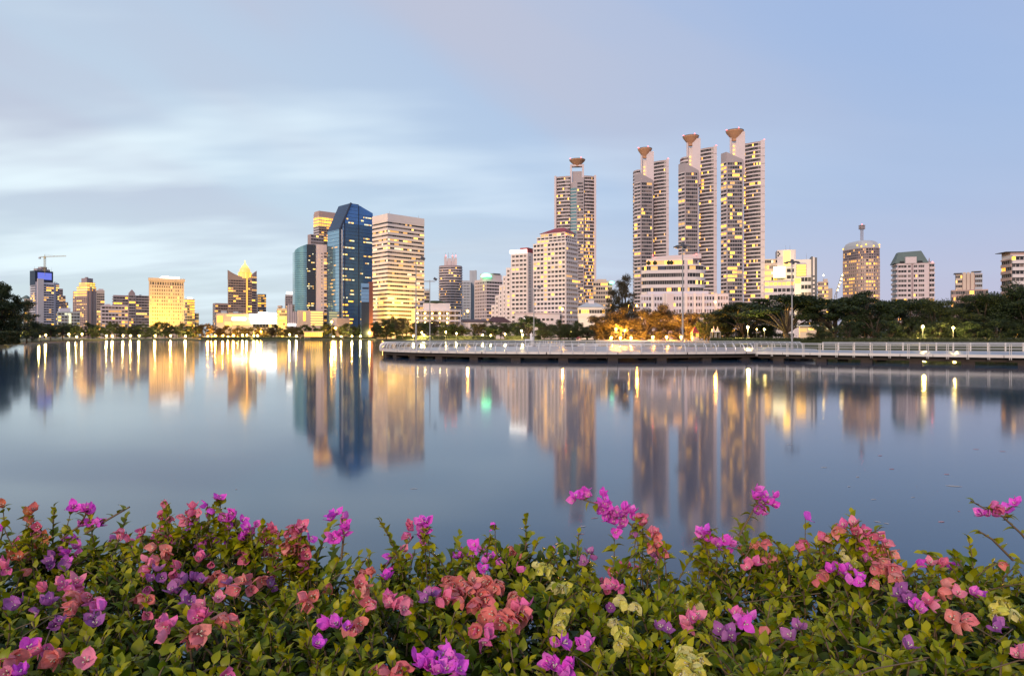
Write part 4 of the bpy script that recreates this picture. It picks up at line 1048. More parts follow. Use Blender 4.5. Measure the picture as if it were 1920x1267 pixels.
# mansard block
B = Bld('apartment_building', 'cream apartment block with steep grey green mansard roof', 1673, 1683, 1752, 494, 480, 14, depth=18, wall='pinkwhite')
w, d = B.w, B.d
for (a, c, ns) in ((1684, 1700, 3), (1702, 1708, 1), (1713, 1720, 2), (1722, 1733, 3)):
    facade(B.root, [(B.u(a), 0), (B.u(c), 0)], 2, B.z(496), 15, lo=0.3, hi=0.8, sp=M['pinkwhite'], lit=0.10, nseg=[ns], proud=0.25, lits=['lit_y', 'lit_o', 'lit_dim'])
facade(B.root, [(B.u(1742), 0), (w, 0)], 1, B.z(496), 15, lo=0.35, hi=0.9, sp=M['pinkwhite'], lit=0.06, nseg=[2], proud=1.3)
facade(B.root, [(0, d), (0, 0)], 1, B.z(496), 15, lo=0.35, hi=0.9, sp=M['pinkwhite'], lit=0.04, nseg=[3], proud=0.9)
B.box('dark_slot', M['mauve'], B.u(1708.8), B.u(1712.2), -0.12, 0.1, 0, B.z(496))
x0, x1 = B.u(1678), B.u(1741); zt_ = B.z(470)
b = MB(); P = [(x0, -0.5, B.h+0.1), (x1, -0.5, B.h+0.1), (x1, d, B.h+0.1), (x0, d, B.h+0.1)]
xa, xb = B.u(1687.5), B.u(1731); T = [(xa, 4.5, zt_-0.8), (xb, 4.5, zt_), (xb, d-4, zt_), (xa, d-4, zt_-0.8)]
for i in range(4): b.quad(P[i], P[(i+1) % 4], T[(i+1) % 4], T[i])
b.quad(*T); b.quad(*P[::-1]); mr_ = b.build('mansard_roof', M['greenroof'], B.root)
B.box('dormer', M['pinkwhite'], B.u(1697), B.u(1718), -0.8, 5, B.h-0.2, B.z(482.5)).parent = mr_
for a, c in ((1687, 1695), (1720, 1729)): B.box('dormer_window', M['glass'], B.u(a), B.u(c), -0.9, 2, B.h+0.3, B.z(490)).parent = mr_
MB().lathe([(1.6, 0), (1.4, 0.6), (0.5, 1.2), (0.12, 3.6)], (B.u(1744), 2, B.h), 8).build('finial', M['mauve'], B.root)
MB().lathe([(0.1, 0), (0.5, 0.4), (0.1, 0.9)], (B.u(1750), 2, B.h), 6).build('beacon', M['red_l'], B.root)
B = Bld('apartment_building', 'cream and brown stepped block with flat dark roof canopies', 1791, 1792, 1842, 514, 560, 4, depth=16, wall='pinkbrown')
facade(B.root, [(0, 0), (B.u(1804), 0)], 2, B.z(516), 13, sp=M['beige'], lit=0.12, nseg=[4]); facade(B.root, [(B.u(1828), 0), (B.w, 0)], 2, B.z(516), 13, sp=M['grey'], lit=0.08, nseg=[4], proud=0.8)
for a, c in ((1805, 1811), (1812.5, 1818), (1820, 1826)): B.box('pilaster', M['beige'], B.u(a), B.u(c), -1.0, 0.2, 0, B.z(511.5))
B.box('roof_canopy', M['darkgrey'], B.u(1789), B.u(1804), -1.6, 8, B.h+0.1, B.h+0.8); B.box('roof_canopy', M['darkgrey'], B.u(1822), B.u(1840), -1.6, 8, B.z(511.5), B.z(510))
B.box('lower_wing', M['mauve'], B.u(1782), B.u(1850), -10, -1.2, 0, B.z(545))
facade(B.root, [(B.u(1782), -10), (B.u(1850), -10)], 0, B.z(546), 8, sp=M['pinkbrown'], lit=0.22, nseg=[16], litfun=lambda f, u: 0.6 if 0.5 < u < 0.72 else 0.12, lits=['lit_y', 'lit_o'])
B = Bld('apartment_building', 'white and brown balcony block cut off beyond the big trees', 1878, 1897, 1965, 478, 330, 30, wall='white')
facade(B.root, [(0, B.d), (0, 0)], 0, B.z(486), 12, sp=M['pinkbrown'], lit=0.08, nseg=[5], proud=0.5)
facade(B.root, [(0, 0), (B.w, 0)], 0, B.z(480), 12, lo=0.4, hi=0.92, sp=M['white'], lit=0.05, nseg=[9], proud=0.9)
B.box('penthouse', M['pinkbrown'], 0.5, 8, 2, 9, B.h-0.1, B.z(472)); B.box('roof_canopy', M['darkgrey'], -2, 9, 1, 10, B.z(472)+0.02, B.z(471))
# low roofs along the promenade
B = Bld('house', 'long low white hall with dark maroon pitched roof among trees', 862, 863, 967, 604, 520, 3, depth=16, wall='white')
w = B.w; z0_, z1_ = B.h, B.z(593)
b = MB(); xs = (B.u(915), B.u(960))
b.quad((xs[0], -0.6, z0_), (xs[1], -0.6, z0_), (xs[1]-6, 8, z1_), (xs[0]+4, 8, z1_)); b.quad((xs[1], 16.6, z0_), (xs[0], 16.6, z0_), (xs[0]+4, 8, z1_), (xs[1]-6, 8, z1_)); b.poly([(xs[1], -0.6, z0_), (xs[1], 16.6, z0_), (xs[1]-6, 8, z1_)]); b.poly([(xs[0], 16.6, z0_), (xs[0], -0.6, z0_), (xs[0]+4, 8, z1_)])
b.build('roof', M['darkroof'], B.root)
MB().prism([(B.u(868), -0.7), (B.u(914), -0.7), (B.u(914), 16), (B.u(868), 16)], z0_+0.05, [z0_+0.3, z0_+0.6, B.z(597), B.z(598)]).build('roof', M['darkroof'], B.root)
B = Bld('house', 'low white shop building with lit doorway behind the promenade trees', 965, 966, 1050, 588, 495, 3, depth=14, wall='white')
B.box('cornice', M['pinkwhite'], -0.4, B.w+0.4, -0.5, 14.4, B.h, B.h+0.7)
B.box('lit_door', M['sign_w'], B.u(983), B.u(987), -0.2, 0.1, B.z(602), B.z(596))
for k in range(6): obj('window', win_mesh(2.0, 1.6, rnd.choice(('glass', 'lit_dim', 'glass2'))), B.root, (B.u(995+8*k), -0.02, B.z(601)))
B = Bld('house', 'small lit park pavilion with flat roof under the broad tree', 1498, 1499, 1531, 612, 185, 2, depth=5, wall='beige')
B.box('roof', M['grey'], -0.6, B.w+0.6, -0.8, 5.6, B.h, B.h+0.3); B.box('lit_window', M['lit_w'], B.u(1516), B.u(1528), -0.1, 0.1, B.z(618.5), B.z(614.5)); B.box('lit_window', M['lit_dim'], B.u(1500), B.u(1513), -0.1, 0.1, B.z(622), B.z(616))
B = Bld('house', 'second small lit park pavilion with pale roof beneath dark trees', 1546, 1547, 1566, 611, 200, 2, depth=5, wall='beige')
B.box('roof', M['grey'], -0.6, B.w+0.6, -0.8, 5.6, B.h, B.h+0.3); B.box('lit_window', M['lit_c'], B.u(1549), B.u(1563), -0.1, 0.1, B.z(617), B.z(613))
B = Bld('pavilion', 'long yellow lit waterside pavilion under the shore trees', 570, 571, 605, 624, 556, 2, depth=6, wall='beige', core=False)
B.box('roof', M['beige'], -0.6, B.w+0.6, -0.6, 6.6, B.z(622.5), B.z(621)); B.box('back_wall', M['lit_y'], 0, B.w, 5, 5.3, 0.2, B.z(623))  # back wall emits: the pavilion's light is put into the wall material
for k in range(8): B.box('column', M['beige'], B.w*k/8, B.w*k/8+0.5, 0, 0.5, 0, B.z(622.5))
# ------------------------------------------------------------------ viewing deck and walkway
DZ = 1.1
DCX, DCY, DA, DB = 13.1, 109.0, 33.7, 25.0
def ell(t, off=0.0):
    x, y = DA*math.cos(t), DB*math.sin(t)
    n = Vector((math.cos(t)/DA, math.sin(t)/DB, 0)).normalized()
    return Vector((DCX+x, DCY+y, 0)) + n*off, n
dk = thing('viewing_deck', 'oval pale grey viewing deck on piles with curved metal railing ribs', 'deck', (0, 0, 0))
NE = 120
b = MB(); b.prism([tuple(ell(2*math.pi*k/NE)[0][:2]) for k in range(NE)], DZ-0.12, DZ); b.build('deck_surface', M['deck'], dk)
for k in range(24):                                  # fascia in panels
    b = MB()
    for j in range(5):
        t0, t1 = 2*math.pi*(k*5+j+0.0)/NE, 2*math.pi*(k*5+j+1)/NE
        if j == 4: t1 -= 0.004
        a0, a1 = ell(t0, 0.12)[0], ell(t1, 0.12)[0]; i0, i1 = ell(t0, 0.01)[0], ell(t1, 0.01)[0]
        b.quad((*a0[:2], DZ-0.28), (*a1[:2], DZ-0.28), (*a1[:2], DZ+0.02), (*a0[:2], DZ+0.02))
        b.quad((*a0[:2], DZ+0.02), (*a1[:2], DZ+0.02), (*i1[:2], DZ+0.02), (*i0[:2], DZ+0.02))
        b.quad((*i0[:2], DZ-0.28), (*i1[:2], DZ-0.28), (*a1[:2], DZ-0.28), (*a0[:2], DZ-0.28))
    b.build('fascia', M['fascia'], dk)
b = MB()
for k in range(NE):
    t0, t1 = 2*math.pi*k/NE, 2*math.pi*(k+1)/NE
    a0, a1 = ell(t0, -0.35)[0], ell(t1, -0.35)[0]; i0, i1 = ell(t0, -1.2)[0], ell(t1, -1.2)[0]
    b.quad((*a0[:2], DZ-0.75), (*a1[:2], DZ-0.75), (*a1[:2], DZ-0.12), (*a0[:2], DZ-0.12)); b.quad((*i0[:2], DZ-0.75), (*i1[:2], DZ-0.75), (*a1[:2], DZ-0.75), (*a0[:2], DZ-0.75))
b.build('edge_beam', M['beam'], dk)
pile_m = MB().box(-0.6, 0.6, -0.45, 0.45, -1.5, DZ-0.74).mesh('pile', M['beam'])
for k in range(34):
    p, n = ell(2*math.pi*(k+0.4)/34, -0.9)
    obj('pile', pile_m, dk, (p.x, p.y, 0), math.atan2(n.y, n.x)+math.pi/2)
for k in range(9):
    for j in range(3):
        p = Vector((DCX+DA*0.8*(k-4)/4.5, DCY+(j-1)*9, 0)); obj('pile', pile_m, dk, p)
# curved ribs: leave the fascia, bow out and lean in over the deck
prof = [(0.14, -0.26), (0.20, 0.05), (0.20, 0.32), (0.10, 0.62), (-0.12, 0.88), (-0.42, 1.05)]
post_m = MB().tube([(r_, 0, z_) for r_, z_ in prof], 0.062, 6).mesh('post', M['whitemetal'])
NP = 132
ts = []
acc = [0.0]; M0 = 720
pp = [ell(2*math.pi*k/M0)[0] for k in range(M0+1)]
for k in range(M0): acc.append(acc[-1]+(pp[k+1]-pp[k]).length)
j = 0
for k in range(NP):
    s_ = acc[-1]*k/NP
    while acc[j+1] < s_: j += 1
    ts.append(2*math.pi*(j+(s_-acc[j])/(acc[j+1]-acc[j]))/M0)
OPEN0, OPEN1 = R(-56), R(2)              # the walkway joins here
def in_open(t):
    t = (t+math.pi) % (2*math.pi) - math.pi
    return OPEN0 < t < OPEN1
for t in ts:
    if in_open(t): continue
    p, n = ell(t)
    obj('post', post_m, dk, (p.x, p.y, DZ), math.atan2(n.y, n.x))
seq = [t for t in [OPEN1 + (2*math.pi-(OPEN1-OPEN0))*k/180 for k in range(181)]]
for r_, z_, rad in ((-0.42, 1.05, 0.055), (-0.12, 0.88, 0.035), (0.18, 0.45, 0.03), (0.20, 0.15, 0.03)):
    MB().tube([(*ell(t, r_)[0][:2], DZ+z_) for t in seq], rad, 5).build('rail', M['whitemetal'], dk)
# walkway to the east bank
wk = thing('walkway', 'straight grey walkway with upright pale railing posts running to the east bank', 'walkway', (0, 0, 0))
A0, A1 = Vector((30.5, 85.0, 0)), Vector((66.0, 59.5, 0))
B0, B1 = Vector((43.5, 95.5, 0)), Vector((84.0, 84.0, 0))
b = MB(); b.prism([A0[:2], A1[:2], B1[:2], B0[:2]], DZ-0.13, DZ-0.004); b.build('deck_surface', M['deck'], wk)
def railing(P0, P1, spacing, side, pm):
    d = P1-P0; L = d.length; d.normalize(); n = Vector((d.y, -d.x, 0))*side
    k = int(L/spacing); rz = math.atan2(d.y, d.x)
    for i in range(k+1):
        q = P0+d*(L*i/k)+n*0.08
        obj('post', pm, wk, (q.x, q.y, DZ), rz)
    for z_, r_ in ((1.08, 0.05), (0.94, 0.028), (0.62, 0.025), (0.32, 0.025)):
        MB().tube([P0+n*0.05+Vector((0, 0, DZ+z_)), P1+n*0.05+Vector((0, 0, DZ+z_))], r_, 5).build('rail', M['whitemetal'], wk)
    for i in range(14):
        q0 = P0+d*(L*i/14)+n*0.15; q1 = P0+d*(L*(i+1)/14-0.05)+n*0.15
        bb = MB(); bb.quad((*q0[:2], DZ-0.28), (*q1[:2], DZ-0.28), (*q1[:2], DZ+0.02), (*q0[:2], DZ+0.02)); u_ = n*0.14
        bb.quad((*q0[:2], DZ+0.02), (*q1[:2], DZ+0.02), (*(q1-u_)[:2], DZ+0.02), (*(q0-u_)[:2], DZ+0.02)); bb.quad((*(q0-u_)[:2], DZ-0.28), (*(q1-u_)[:2], DZ-0.28), (*q1[:2], DZ-0.28), (*q0[:2], DZ-0.28))
        bb.build('fascia', M['fascia'], wk)
    for i in range(9):
        q = P0+d*(L*(i+0.5)/9)-n*1.0; obj('pile', pile_m, wk, (q.x, q.y, 0), rz)
bp_ = MB(); bp_.box(-0.10, -0.05, -0.06, 0.06, -0.5, 1.12); bp_.box(0.05, 0.10, -0.06, 0.06, -0.5, 1.12)
railing(A0, A1, 1.75, 1, bp_.mesh('post', M['fascia']))
railing(B0, B1, 2.0, -1, MB().box(-0.08, 0.08, -0.06, 0.06, -0.4, 1.12).mesh('post', M['fascia']))
b = MB(); dA = (A1-A0).normalized(); nA = Vector((-dA.y, dA.x, 0))
b.prism([(A0+nA*0.5)[:2], (A1+nA*0.5)[:2], (A1+nA*1.2)[:2], (A0+nA*1.2)[:2]], DZ-0.75, DZ-0.135); b.build('edge_beam', M['beam'], wk)

# ------------------------------------------------------------------ flood masts
def mast(label, px, ytop, D, z0, heads):
    x = wx(px, D); h = wz(ytop, D)-z0
    t = thing('light_mast', label, 'light mast', (x, D, z0), 0, 'unlit masts on the deck')
    MB().tube([(0, 0, 0), (0, 0, h*0.5), (0, 0, h)], [0.13, 0.10, 0.065], 8).build('pole', M['mast'], t)
    MB().lathe([(0.34, 0), (0.34, 0.06), (0.22, 0.12), (0.22, 0.5)], n=10).build('base_plate', M['mast'], t)
    if heads == 'ring':
        ring = [(0.95*math.cos(a*math.pi/8), 0.95*math.sin(a*math.pi/8), h-0.1) for a in range(17)]
        MB().tube(ring, 0.06, 5).build('head_ring', M['darkgrey'], t); t_ = t; t = t.children[-1] if t.children[-1].name.startswith('head_ring') else [c for c in t.children if c.name.startswith('head_ring')][0]
        for a in range(6):
            c, s_ = math.cos(a*math.pi/3), math.sin(a*math.pi/3)
            MB().tube([(0, 0, h-0.1), (0.95*c, 0.95*s_, h-0.1)], 0.04, 4).build('spoke', M['darkgrey'], t)
            MB().box(-0.2, 0.2, -0.14, 0.14, -0.18, 0.0).build('lamp_head', M['darkgrey'], t, loc=(1.02*c, 1.02*s_, h-0.15))
        MB().lathe([(0.1, 0), (0.3, 0.1), (0.2, 0.3)], (0, 0, h), 8).build('cap', M['darkgrey'], t_)
    else:
        MB().tube([(-1.0, 0, h-0.25), (1.0, 0, h-0.25)], 0.07, 5).build('crossbar', M['mast'], t); t = [c for c in t.children if c.name.startswith('crossbar')][0]
        for u_, w_ in ((-0.9, 0.4), (-0.35, 0.3), (0.45, 0.3)):
            MB().box(u_-w_/2, u_+w_/2, -0.25, 0.1, h-0.30, h-0.16).build('lamp_head', M['mast'], t)
        o = MB().box(-0.32, 0.32, -0.12, 0.12, -0.22, 0.22).build('lamp_head', M['darkgrey'], t, loc=(1.0, 0, h+0.18)); o.rotation_euler = (0.3, 0.5, 0.4)
mast('tall thin grey mast with crossbar lamps on the tip of the oval deck', 780, 487, 100, DZ, 'bar')
mast('shorter crossbar mast standing beside the tallest mast at the deck tip', 806, 525, 126, DZ, 'bar')
mast('thin crossbar mast at the deck edge beside white booth', 1001, 540, 130, DZ, 'bar')
mast('stout mast with round lamp ring in front of the orange terrace', 1280, 460, 92, DZ, 'ring')
mast('mast with round lamp ring where deck and walkway meet', 1485, 490, 106, DZ, 'ring')

# ------------------------------------------------------------------ trees
def leaf_card(b, p, s, r):
    d = Vector((r.gauss(0, 1), r.gauss(0, 1), r.gauss(0, 0.7))).normalized()
    e = d.cross(Vector((r.gauss(0, 1), r.gauss(0, 1), r.gauss(0, 1)))).normalized()
    d = d*s; e = e*s*r.uniform(0.45, 0.8)
    i = len(b.v)
    b.v += [tuple(p-d), tuple(p+e), tuple(p+d), tuple(p-e)]
    b.f.append((i, i+1, i+2, i+3)); b.m.append(0)
def tree_meshes(seed, kind, nleaf, leaf):
    r = random.Random(seed)
    cb, tb = MB(), MB()
    blobs = []
    if kind == 'round':
        fork = 0.30
        for k in range(20):
            a = r.uniform(0, 6.28); q = r.random()**0.6; h = r.uniform(-1, 1)
            blobs.append((Vector((0.36*q*math.cos(a)*math.sqrt(1-h*h*0.7), 0.36*q*math.sin(a)*math.sqrt(1-h*h*0.7), 0.62+0.26*h)), r.uniform(0.10, 0.17), r.uniform(0.07, 0.13)))
    elif kind == 'rain':
        fork = 0.22
        for k in range(34):
            a = r.uniform(0, 6.28); q = math.sqrt(r.random())
            blobs.append((Vector((0.43*q*math.cos(a), 0.43*q*math.sin(a), 0.88-0.30*q*q+r.uniform(-0.10, 0.03))), r.uniform(0.07, 0.13), r.uniform(0.04, 0.085)))
    elif kind == 'full':
        fork = 0.18
        for k in range(30):
            a = r.uniform(0, 6.28); h = r.uniform(0.14, 0.93); rr = 0.42*math.sqrt(max(0.02, 1-((h-0.45)/0.55)**2))*math.sqrt(r.random())
            blobs.append((Vector((rr*math.cos(a), rr*math.sin(a), h)), r.uniform(0.09, 0.16), r.uniform(0.06, 0.12)))
    elif kind == 'feather':
        fork = 0.15
        for k in range(30):
            h = r.uniform(0.25, 0.98); a = r.uniform(0, 6.28); rr = 0.40*(1.05-h)**0.6*r.uniform(0.3, 1)
            blobs.append((Vector((rr*math.cos(a), rr*math.sin(a), h)), r.uniform(0.05, 0.12), r.uniform(0.04, 0.07)))
    tb.tube([(0, 0, -0.02), (r.uniform(-.01, .01), r.uniform(-.01, .01), fork*0.5), (r.uniform(-.02, .02), r.uniform(-.02, .02), fork)], [0.028, 0.022, 0.019], 7)
    top = Vector(tb.v[-1])
    for c, rx, rz in blobs[:14]:
        midp = Vector((c.x*0.45, c.y*0.45, fork+(c.z-fork)*0.62))
        tb.tube([(0, 0, fork*0.92), midp, c], [0.015, 0.009, 0.003], 5, cap=False)
    if kind == 'feather': tb.tube([(0, 0, fork), (0.01, 0, 0.95)], [0.018, 0.003], 5)
    per = nleaf//len(blobs)
    for c, rx, rz in blobs:
        for k in range(per):
            d = Vector((r.gauss(0, 1), r.gauss(0, 1), r.gauss(0, 1))).normalized()
            q = r.uniform(0.35, 1.08)
            p = c + Vector((d.x*rx*q, d.y*rx*q, d.z*rz*q))
            if kind == 'feather':
                i = len(cb.v); up = Vector((d.x*0.5, d.y*0.5, r.uniform(-0.2, 0.8))).normalized()*leaf*r.uniform(2, 4); e = up.cross(Vector((r.gauss(0, 1), r.gauss(0, 1), 0))).normalized()*leaf*0.25
                cb.v += [tuple(p), tuple(p+up*0.5+e), tuple(p+up), tuple(p+up*0.5-e)]; cb.f.append((i, i+1, i+2, i+3)); cb.m.append(0)
            else: leaf_card(cb, p, leaf*r.uniform(0.6, 1.3), r)
    return cb, tb
TREES = {}
def tree_proto(kind, v, detail, leafm):
    k = (kind, v, detail, leafm)
    if k not in TREES:
        n, lf = {'far': (2200, 0.030), 'mid': (5000, 0.019), 'near': (13000, 0.0125)}[detail]
        cb, tb = tree_meshes(hash((kind, v, detail)) % 9973 if False else sum(map(ord, kind+detail))*7+v, kind, n, lf)
        TREES[k] = (cb.mesh('crown', M[leafm]), tb.mesh('trunk', M['bark'], True))
    return TREES[k]
def tree(px, ytop, D, wpx, kind, v, detail, leafm, label, group=None, ybase=None, rz=None):
    cm, tm = tree_proto(kind, v, detail, leafm)
    h = wz(ytop, D)-GZ; wd = wpx*D/F
    t = thing('park_tree' if kind != 'feather' else 'casuarina_tree', label, 'tree', (wx(px, D), D, GZ-0.05), rz if rz is not None else rnd.uniform(0, 6.28), group)
    c = obj('crown', cm, t); u_ = obj('trunk', tm, t)
    c.scale = (wd, wd, h); u_.scale = (max(wd, h*0.5), max(wd, h*0.5), h)
    return t
LANDMARK = [(60, 'the white boat dock end'), (108, 'the blue screened condominium'), (136, 'the grey green office block'), (182, 'the golden crowned brown tower'), (212, 'the lower white balcony block'), (280, 'the mauve apartment slab'), (312, 'the floodlit part of the square hotel'), (346, 'the shaded part of the square hotel'), (372, 'the slim yellow tower'), (400, 'the gap beside the slim yellow tower'), (428, 'the plain brown block'), (472, 'the spired tower'), (500, 'the white mall canopies'), (521, 'the mall end'), (540, 'the square yellow block'), (557, 'the narrow tower with white roof sign'), (592, 'the teal curved glass tower'), (615, 'the blank white slab'), (640, 'the pale side of the blue tower'), (676, 'the dark side of the blue tower'), (700, 'the red brown end wall'), (728, 'the side of the banded white block'), (762, 'the front of the banded white block'), (780, 'the annex of the banded block'), (800, 'the first parking bays'), (822, 'the middle parking bays'), (842, 'the last parking bays'), (866, 'the round banded tower'), (892, 'the grey slab towers'), (915, 'the green signed block'), (940, 'the maroon roofed hall'), (968, 'the lower steps of the white terrace building'), (1000, 'the white sign of the terrace building'), (1030, 'the wide side of the red roofed building'), (1062, 'the lit column of the red roofed building'), (1085, 'the narrow side of the red roofed building'), (1115, 'the cupola house'), (1150, 'the cream flat block'), (2000, 'the towers')]
def near(px): return next(t for x, t in LANDMARK if px < x)
LF = 'small dark round tree in the row along the far shore'
for k in range(60):                                       # far shore, x 60..720
    px = 62+k*11.1+rnd.uniform(-4, 4)
    y = 606+rnd.uniform(-3, 6)
    if 395 < px < 560: y += 4
    if 300 < px < 330: y -= 6
    brown = 370 < px < 560
    tree(px, y, rnd.uniform(566, 590), rnd.uniform(22, 32), ('round', 'full')[k % 2], k % 4, 'far', 'leafbrown' if brown else ('leafmid' if k % 3 else 'leafdark'), ('small dark tree on the far shore before ' if not brown else 'small brownish tree on the far shore before ')+near(px), 'trees along the far shore' if not brown else 'trees by the amber lamps')
for k in range(32):                                       # x 700..1140, nearer
    px = 708+k*13.6+rnd.uniform(-5, 5)
    y = {2: 593, 3: 592, 8: 598, 9: 604}.get(k, 604+rnd.uniform(-6, 6))
    tree(px, y, rnd.uniform(446, 472) if px < 1000 else rnd.uniform(398, 455), rnd.uniform(32, 46), ('round', 'full')[k % 2], (k+1) % 4, 'mid', ('leafmid', 'leafdark', 'leafbrown')[k % 3], 'park tree behind the oval deck, before '+near(px), 'trees behind the oval deck')
tree(990, 588, 395, 62, 'rain', 1, 'mid', 'leafdark', 'broad dark tree spreading before the red roofed white building')
tree(755, 592, 440, 44, 'round', 2, 'mid', 'leafbrown', 'brownish tree lit from below in front of the banded white block')
for px, y, w_, D in ((1020, 617, 46, 390), (1066, 616, 50, 380), (1100, 613, 44, 370)):
    tree(px, y, D, w_, 'full', 1, 'mid', 'leafmid', 'low bushy tree mound behind the moored white boats', 'low tree mounds behind the boats')
tree(1172, 517, 330, 78, 'feather', 1, 'mid', 'leafbrown', 'tall feathery casuarina rising beside the bowl topped towers')
tree(1150, 545, 325, 60, 'feather', 2, 'mid', 'leafbrown', 'lower feathery casuarina leaning on the tallest feathery tree')
for px, y, w_, v in ((1130, 585, 70, 0), (1165, 572, 80, 1), (1212, 575, 78, 2), (1252, 568, 76, 3), (1290, 578, 74, 0)):
    tree(px, y, 275-(px-1130)*0.19+v*2, w_, 'round', v, 'near', 'leafbrown', 'tree glowing orange over the terrace, '+('beneath the feathery trees', 'beside the feathery trees', 'before the low pink flats', 'over the middle terrace lamps', 'by the red roofed kiosk')[(1130, 1165, 1212, 1252, 1290).index(px)], 'trees over the orange terrace')
for px, y, w_, v, D in ((1328, 582, 70, 1, 240), (1362, 572, 86, 2, 230), (1345, 596, 60, 3, 222)):
    tree(px, y, D, w_, 'round', v, 'near', 'leafdark', 'dark round tree between orange terrace and spreading rain trees', 'trees beside the terrace')
for k in range(9):
    px = 1128+k*24; tree(px, 604+4*math.sin(k*2.3), 292-(px-1130)*0.17, 44, 'full', k % 4, 'mid', 'leafbrown', 'low bushy tree behind the orange lamps of the terrace', 'low trees behind the terrace')
for k in range(7):
    px = 1125+k*28; tree(px, 619+2*math.sin(k*1.3), 272-(px-1130)*0.185, 34, 'full', k % 4, 'mid', 'leafbrown', 'orange lit shrub planted along the terrace', 'shrubs along the terrace')
for k in range(6):
    px = 1322+k*22; tree(px, 598+4*math.sin(k*1.9), 236-(px-1320)*0.15, 50, 'full', k % 4, 'mid', 'leafdark', 'dark bushy tree behind the white peaked tents', 'bushy trees behind the tents')
for k in range(5):
    px = 1048+k*18; tree(px, 606+3*math.sin(k*2.9), 372, 38, 'full', k % 4, 'mid', 'leafmid', 'bushy tree before the cream house with cupola', 'trees before the cream house')
tree(1395, 561, 215, 150, 'rain', 2, 'near', 'leafdark', 'dark spreading rain tree next to the tallest bowl topped tower')
tree(1475, 546, 196, 225, 'rain', 1, 'near', 'leafdark', 'widest umbrella shaped rain tree beside the ringed mast')
tree(1565, 556, 190, 150, 'rain', 3, 'near', 'leafdark', 'rain tree crown overlapping the widest umbrella tree')
tree(1622, 540, 182, 150, 'rain', 4, 'near', 'leafdark', 'tall dark rain tree rising before the brown rounded tower')
tree(1640, 575, 176, 130, 'full', 2, 'near', 'leafdark', 'dense dark tree clothed to the ground below the brown tower')
tree(1706, 556, 178, 120, 'full', 3, 'near', 'leafdark', 'dense tree below the green mansard block')
tree(1752, 560, 176, 110, 'full', 4, 'near', 'leafmid', 'mid green tree with ragged top by the mansard block')
tree(1800, 575, 172, 110, 'full', 2, 'near', 'leafmid', 'mid green leafy tree below the stepped cream block')
tree(1843, 545, 172, 110, 'full', 3, 'near', 'leafdark', 'tall leafy tree beside the stepped cream block')
tree(1896, 526, 168, 130, 'round', 2, 'near', 'leafdark', 'tallest dark tree in front of the cut off balcony block')
tree(1925, 560, 164, 120, 'full', 4, 'near', 'leafdark', 'dense dark tree at the end of the clipped hedge')
for px, y, w_, v, D in ((1440, 575, 110, 2, 236), (1520, 568, 110, 3, 232), (1600, 562, 120, 4, 226), (1680, 560, 120, 2, 222), (1735, 565, 110, 3, 218), (1785, 572, 110, 4, 216), (1835, 565, 110, 2, 214), (1880, 555, 110, 3, 212), (1935, 550, 120, 4, 210)):
    tree(px, y, D, w_, 'full', v, 'near', 'leafdark', 'dense dark back row tree, below '+{1440: 'the floodlit complex', 1520: 'the dark striped block end', 1600: 'the rounded tower antenna', 1680: 'the mansard block edge', 1735: 'the mansard block balconies', 1785: 'the open sky beside the mansard block', 1835: 'the stepped cream block', 1880: 'the brown side of the cut off block', 1935: 'the white side of the cut off block'}[px], 'back row trees behind the rain trees')
tree(1980, 550, 160, 150, 'full', 2, 'near', 'leafdark', 'dense dark tree past the end of the clipped hedge')
for px, y, w_, v, D in ((1540, 604, 56, 1, 168), (1590, 600, 54, 2, 168), (1668, 597, 60, 3, 164), (1712, 606, 46, 1, 162), (1760, 603, 50, 2, 163), (1815, 600, 60, 3, 162), (1870, 598, 60, 4, 160), (1918, 600, 60, 1, 158)):
    tree(px, y, D, w_, 'full', v, 'near', 'leafmid' if 1690 < px < 1790 else 'leafdark', 'low bushy tree behind the clipped hedge, '+{1540: 'hiding the park pavilions', 1590: 'beside the park pavilions', 1668: 'under the brown tower', 1712: 'beside the globe lamp', 1760: 'between the two globe lamps', 1815: 'past the half hidden lamp', 1870: 'below the tall leafy tree', 1918: 'at the hedge end'}[px], 'low trees behind the hedge')
# west bank
for px, y, w_, v, D, kd, lab in ((-75, 515, 150, 1, 168, 'full', 'tall black tree at the water side of the west bank'), (-160, 510, 160, 3, 165, 'full', 'tall black tree further along the west bank'), (2, 521, 80, 1, 178, 'rain', 'big black tree overhanging the west bank'), (-30, 540, 120, 2, 175, 'full', 'dense dark tree at the edge of the west bank'), (30, 558, 90, 3, 190, 'full', 'dark leafy tree stepping down toward the small dock'), (50, 585, 60, 4, 205, 'full', 'lower dark tree beside the small dock'), (12, 575, 80, 2, 185, 'full', 'dark undergrowth tree below the big black tree')):
    tree(px, y, D, w_, kd, v, 'near', 'leafdark', lab)
for px, y, w_, D in ((75, 603, 36, 300), (95, 606, 34, 330), (118, 604, 36, 380), (60, 600, 40, 250)):
    tree(px, y, D, w_, 'round', 1, 'mid', 'leafdark', 'dark round tree along the receding west bank', 'trees along the west bank')

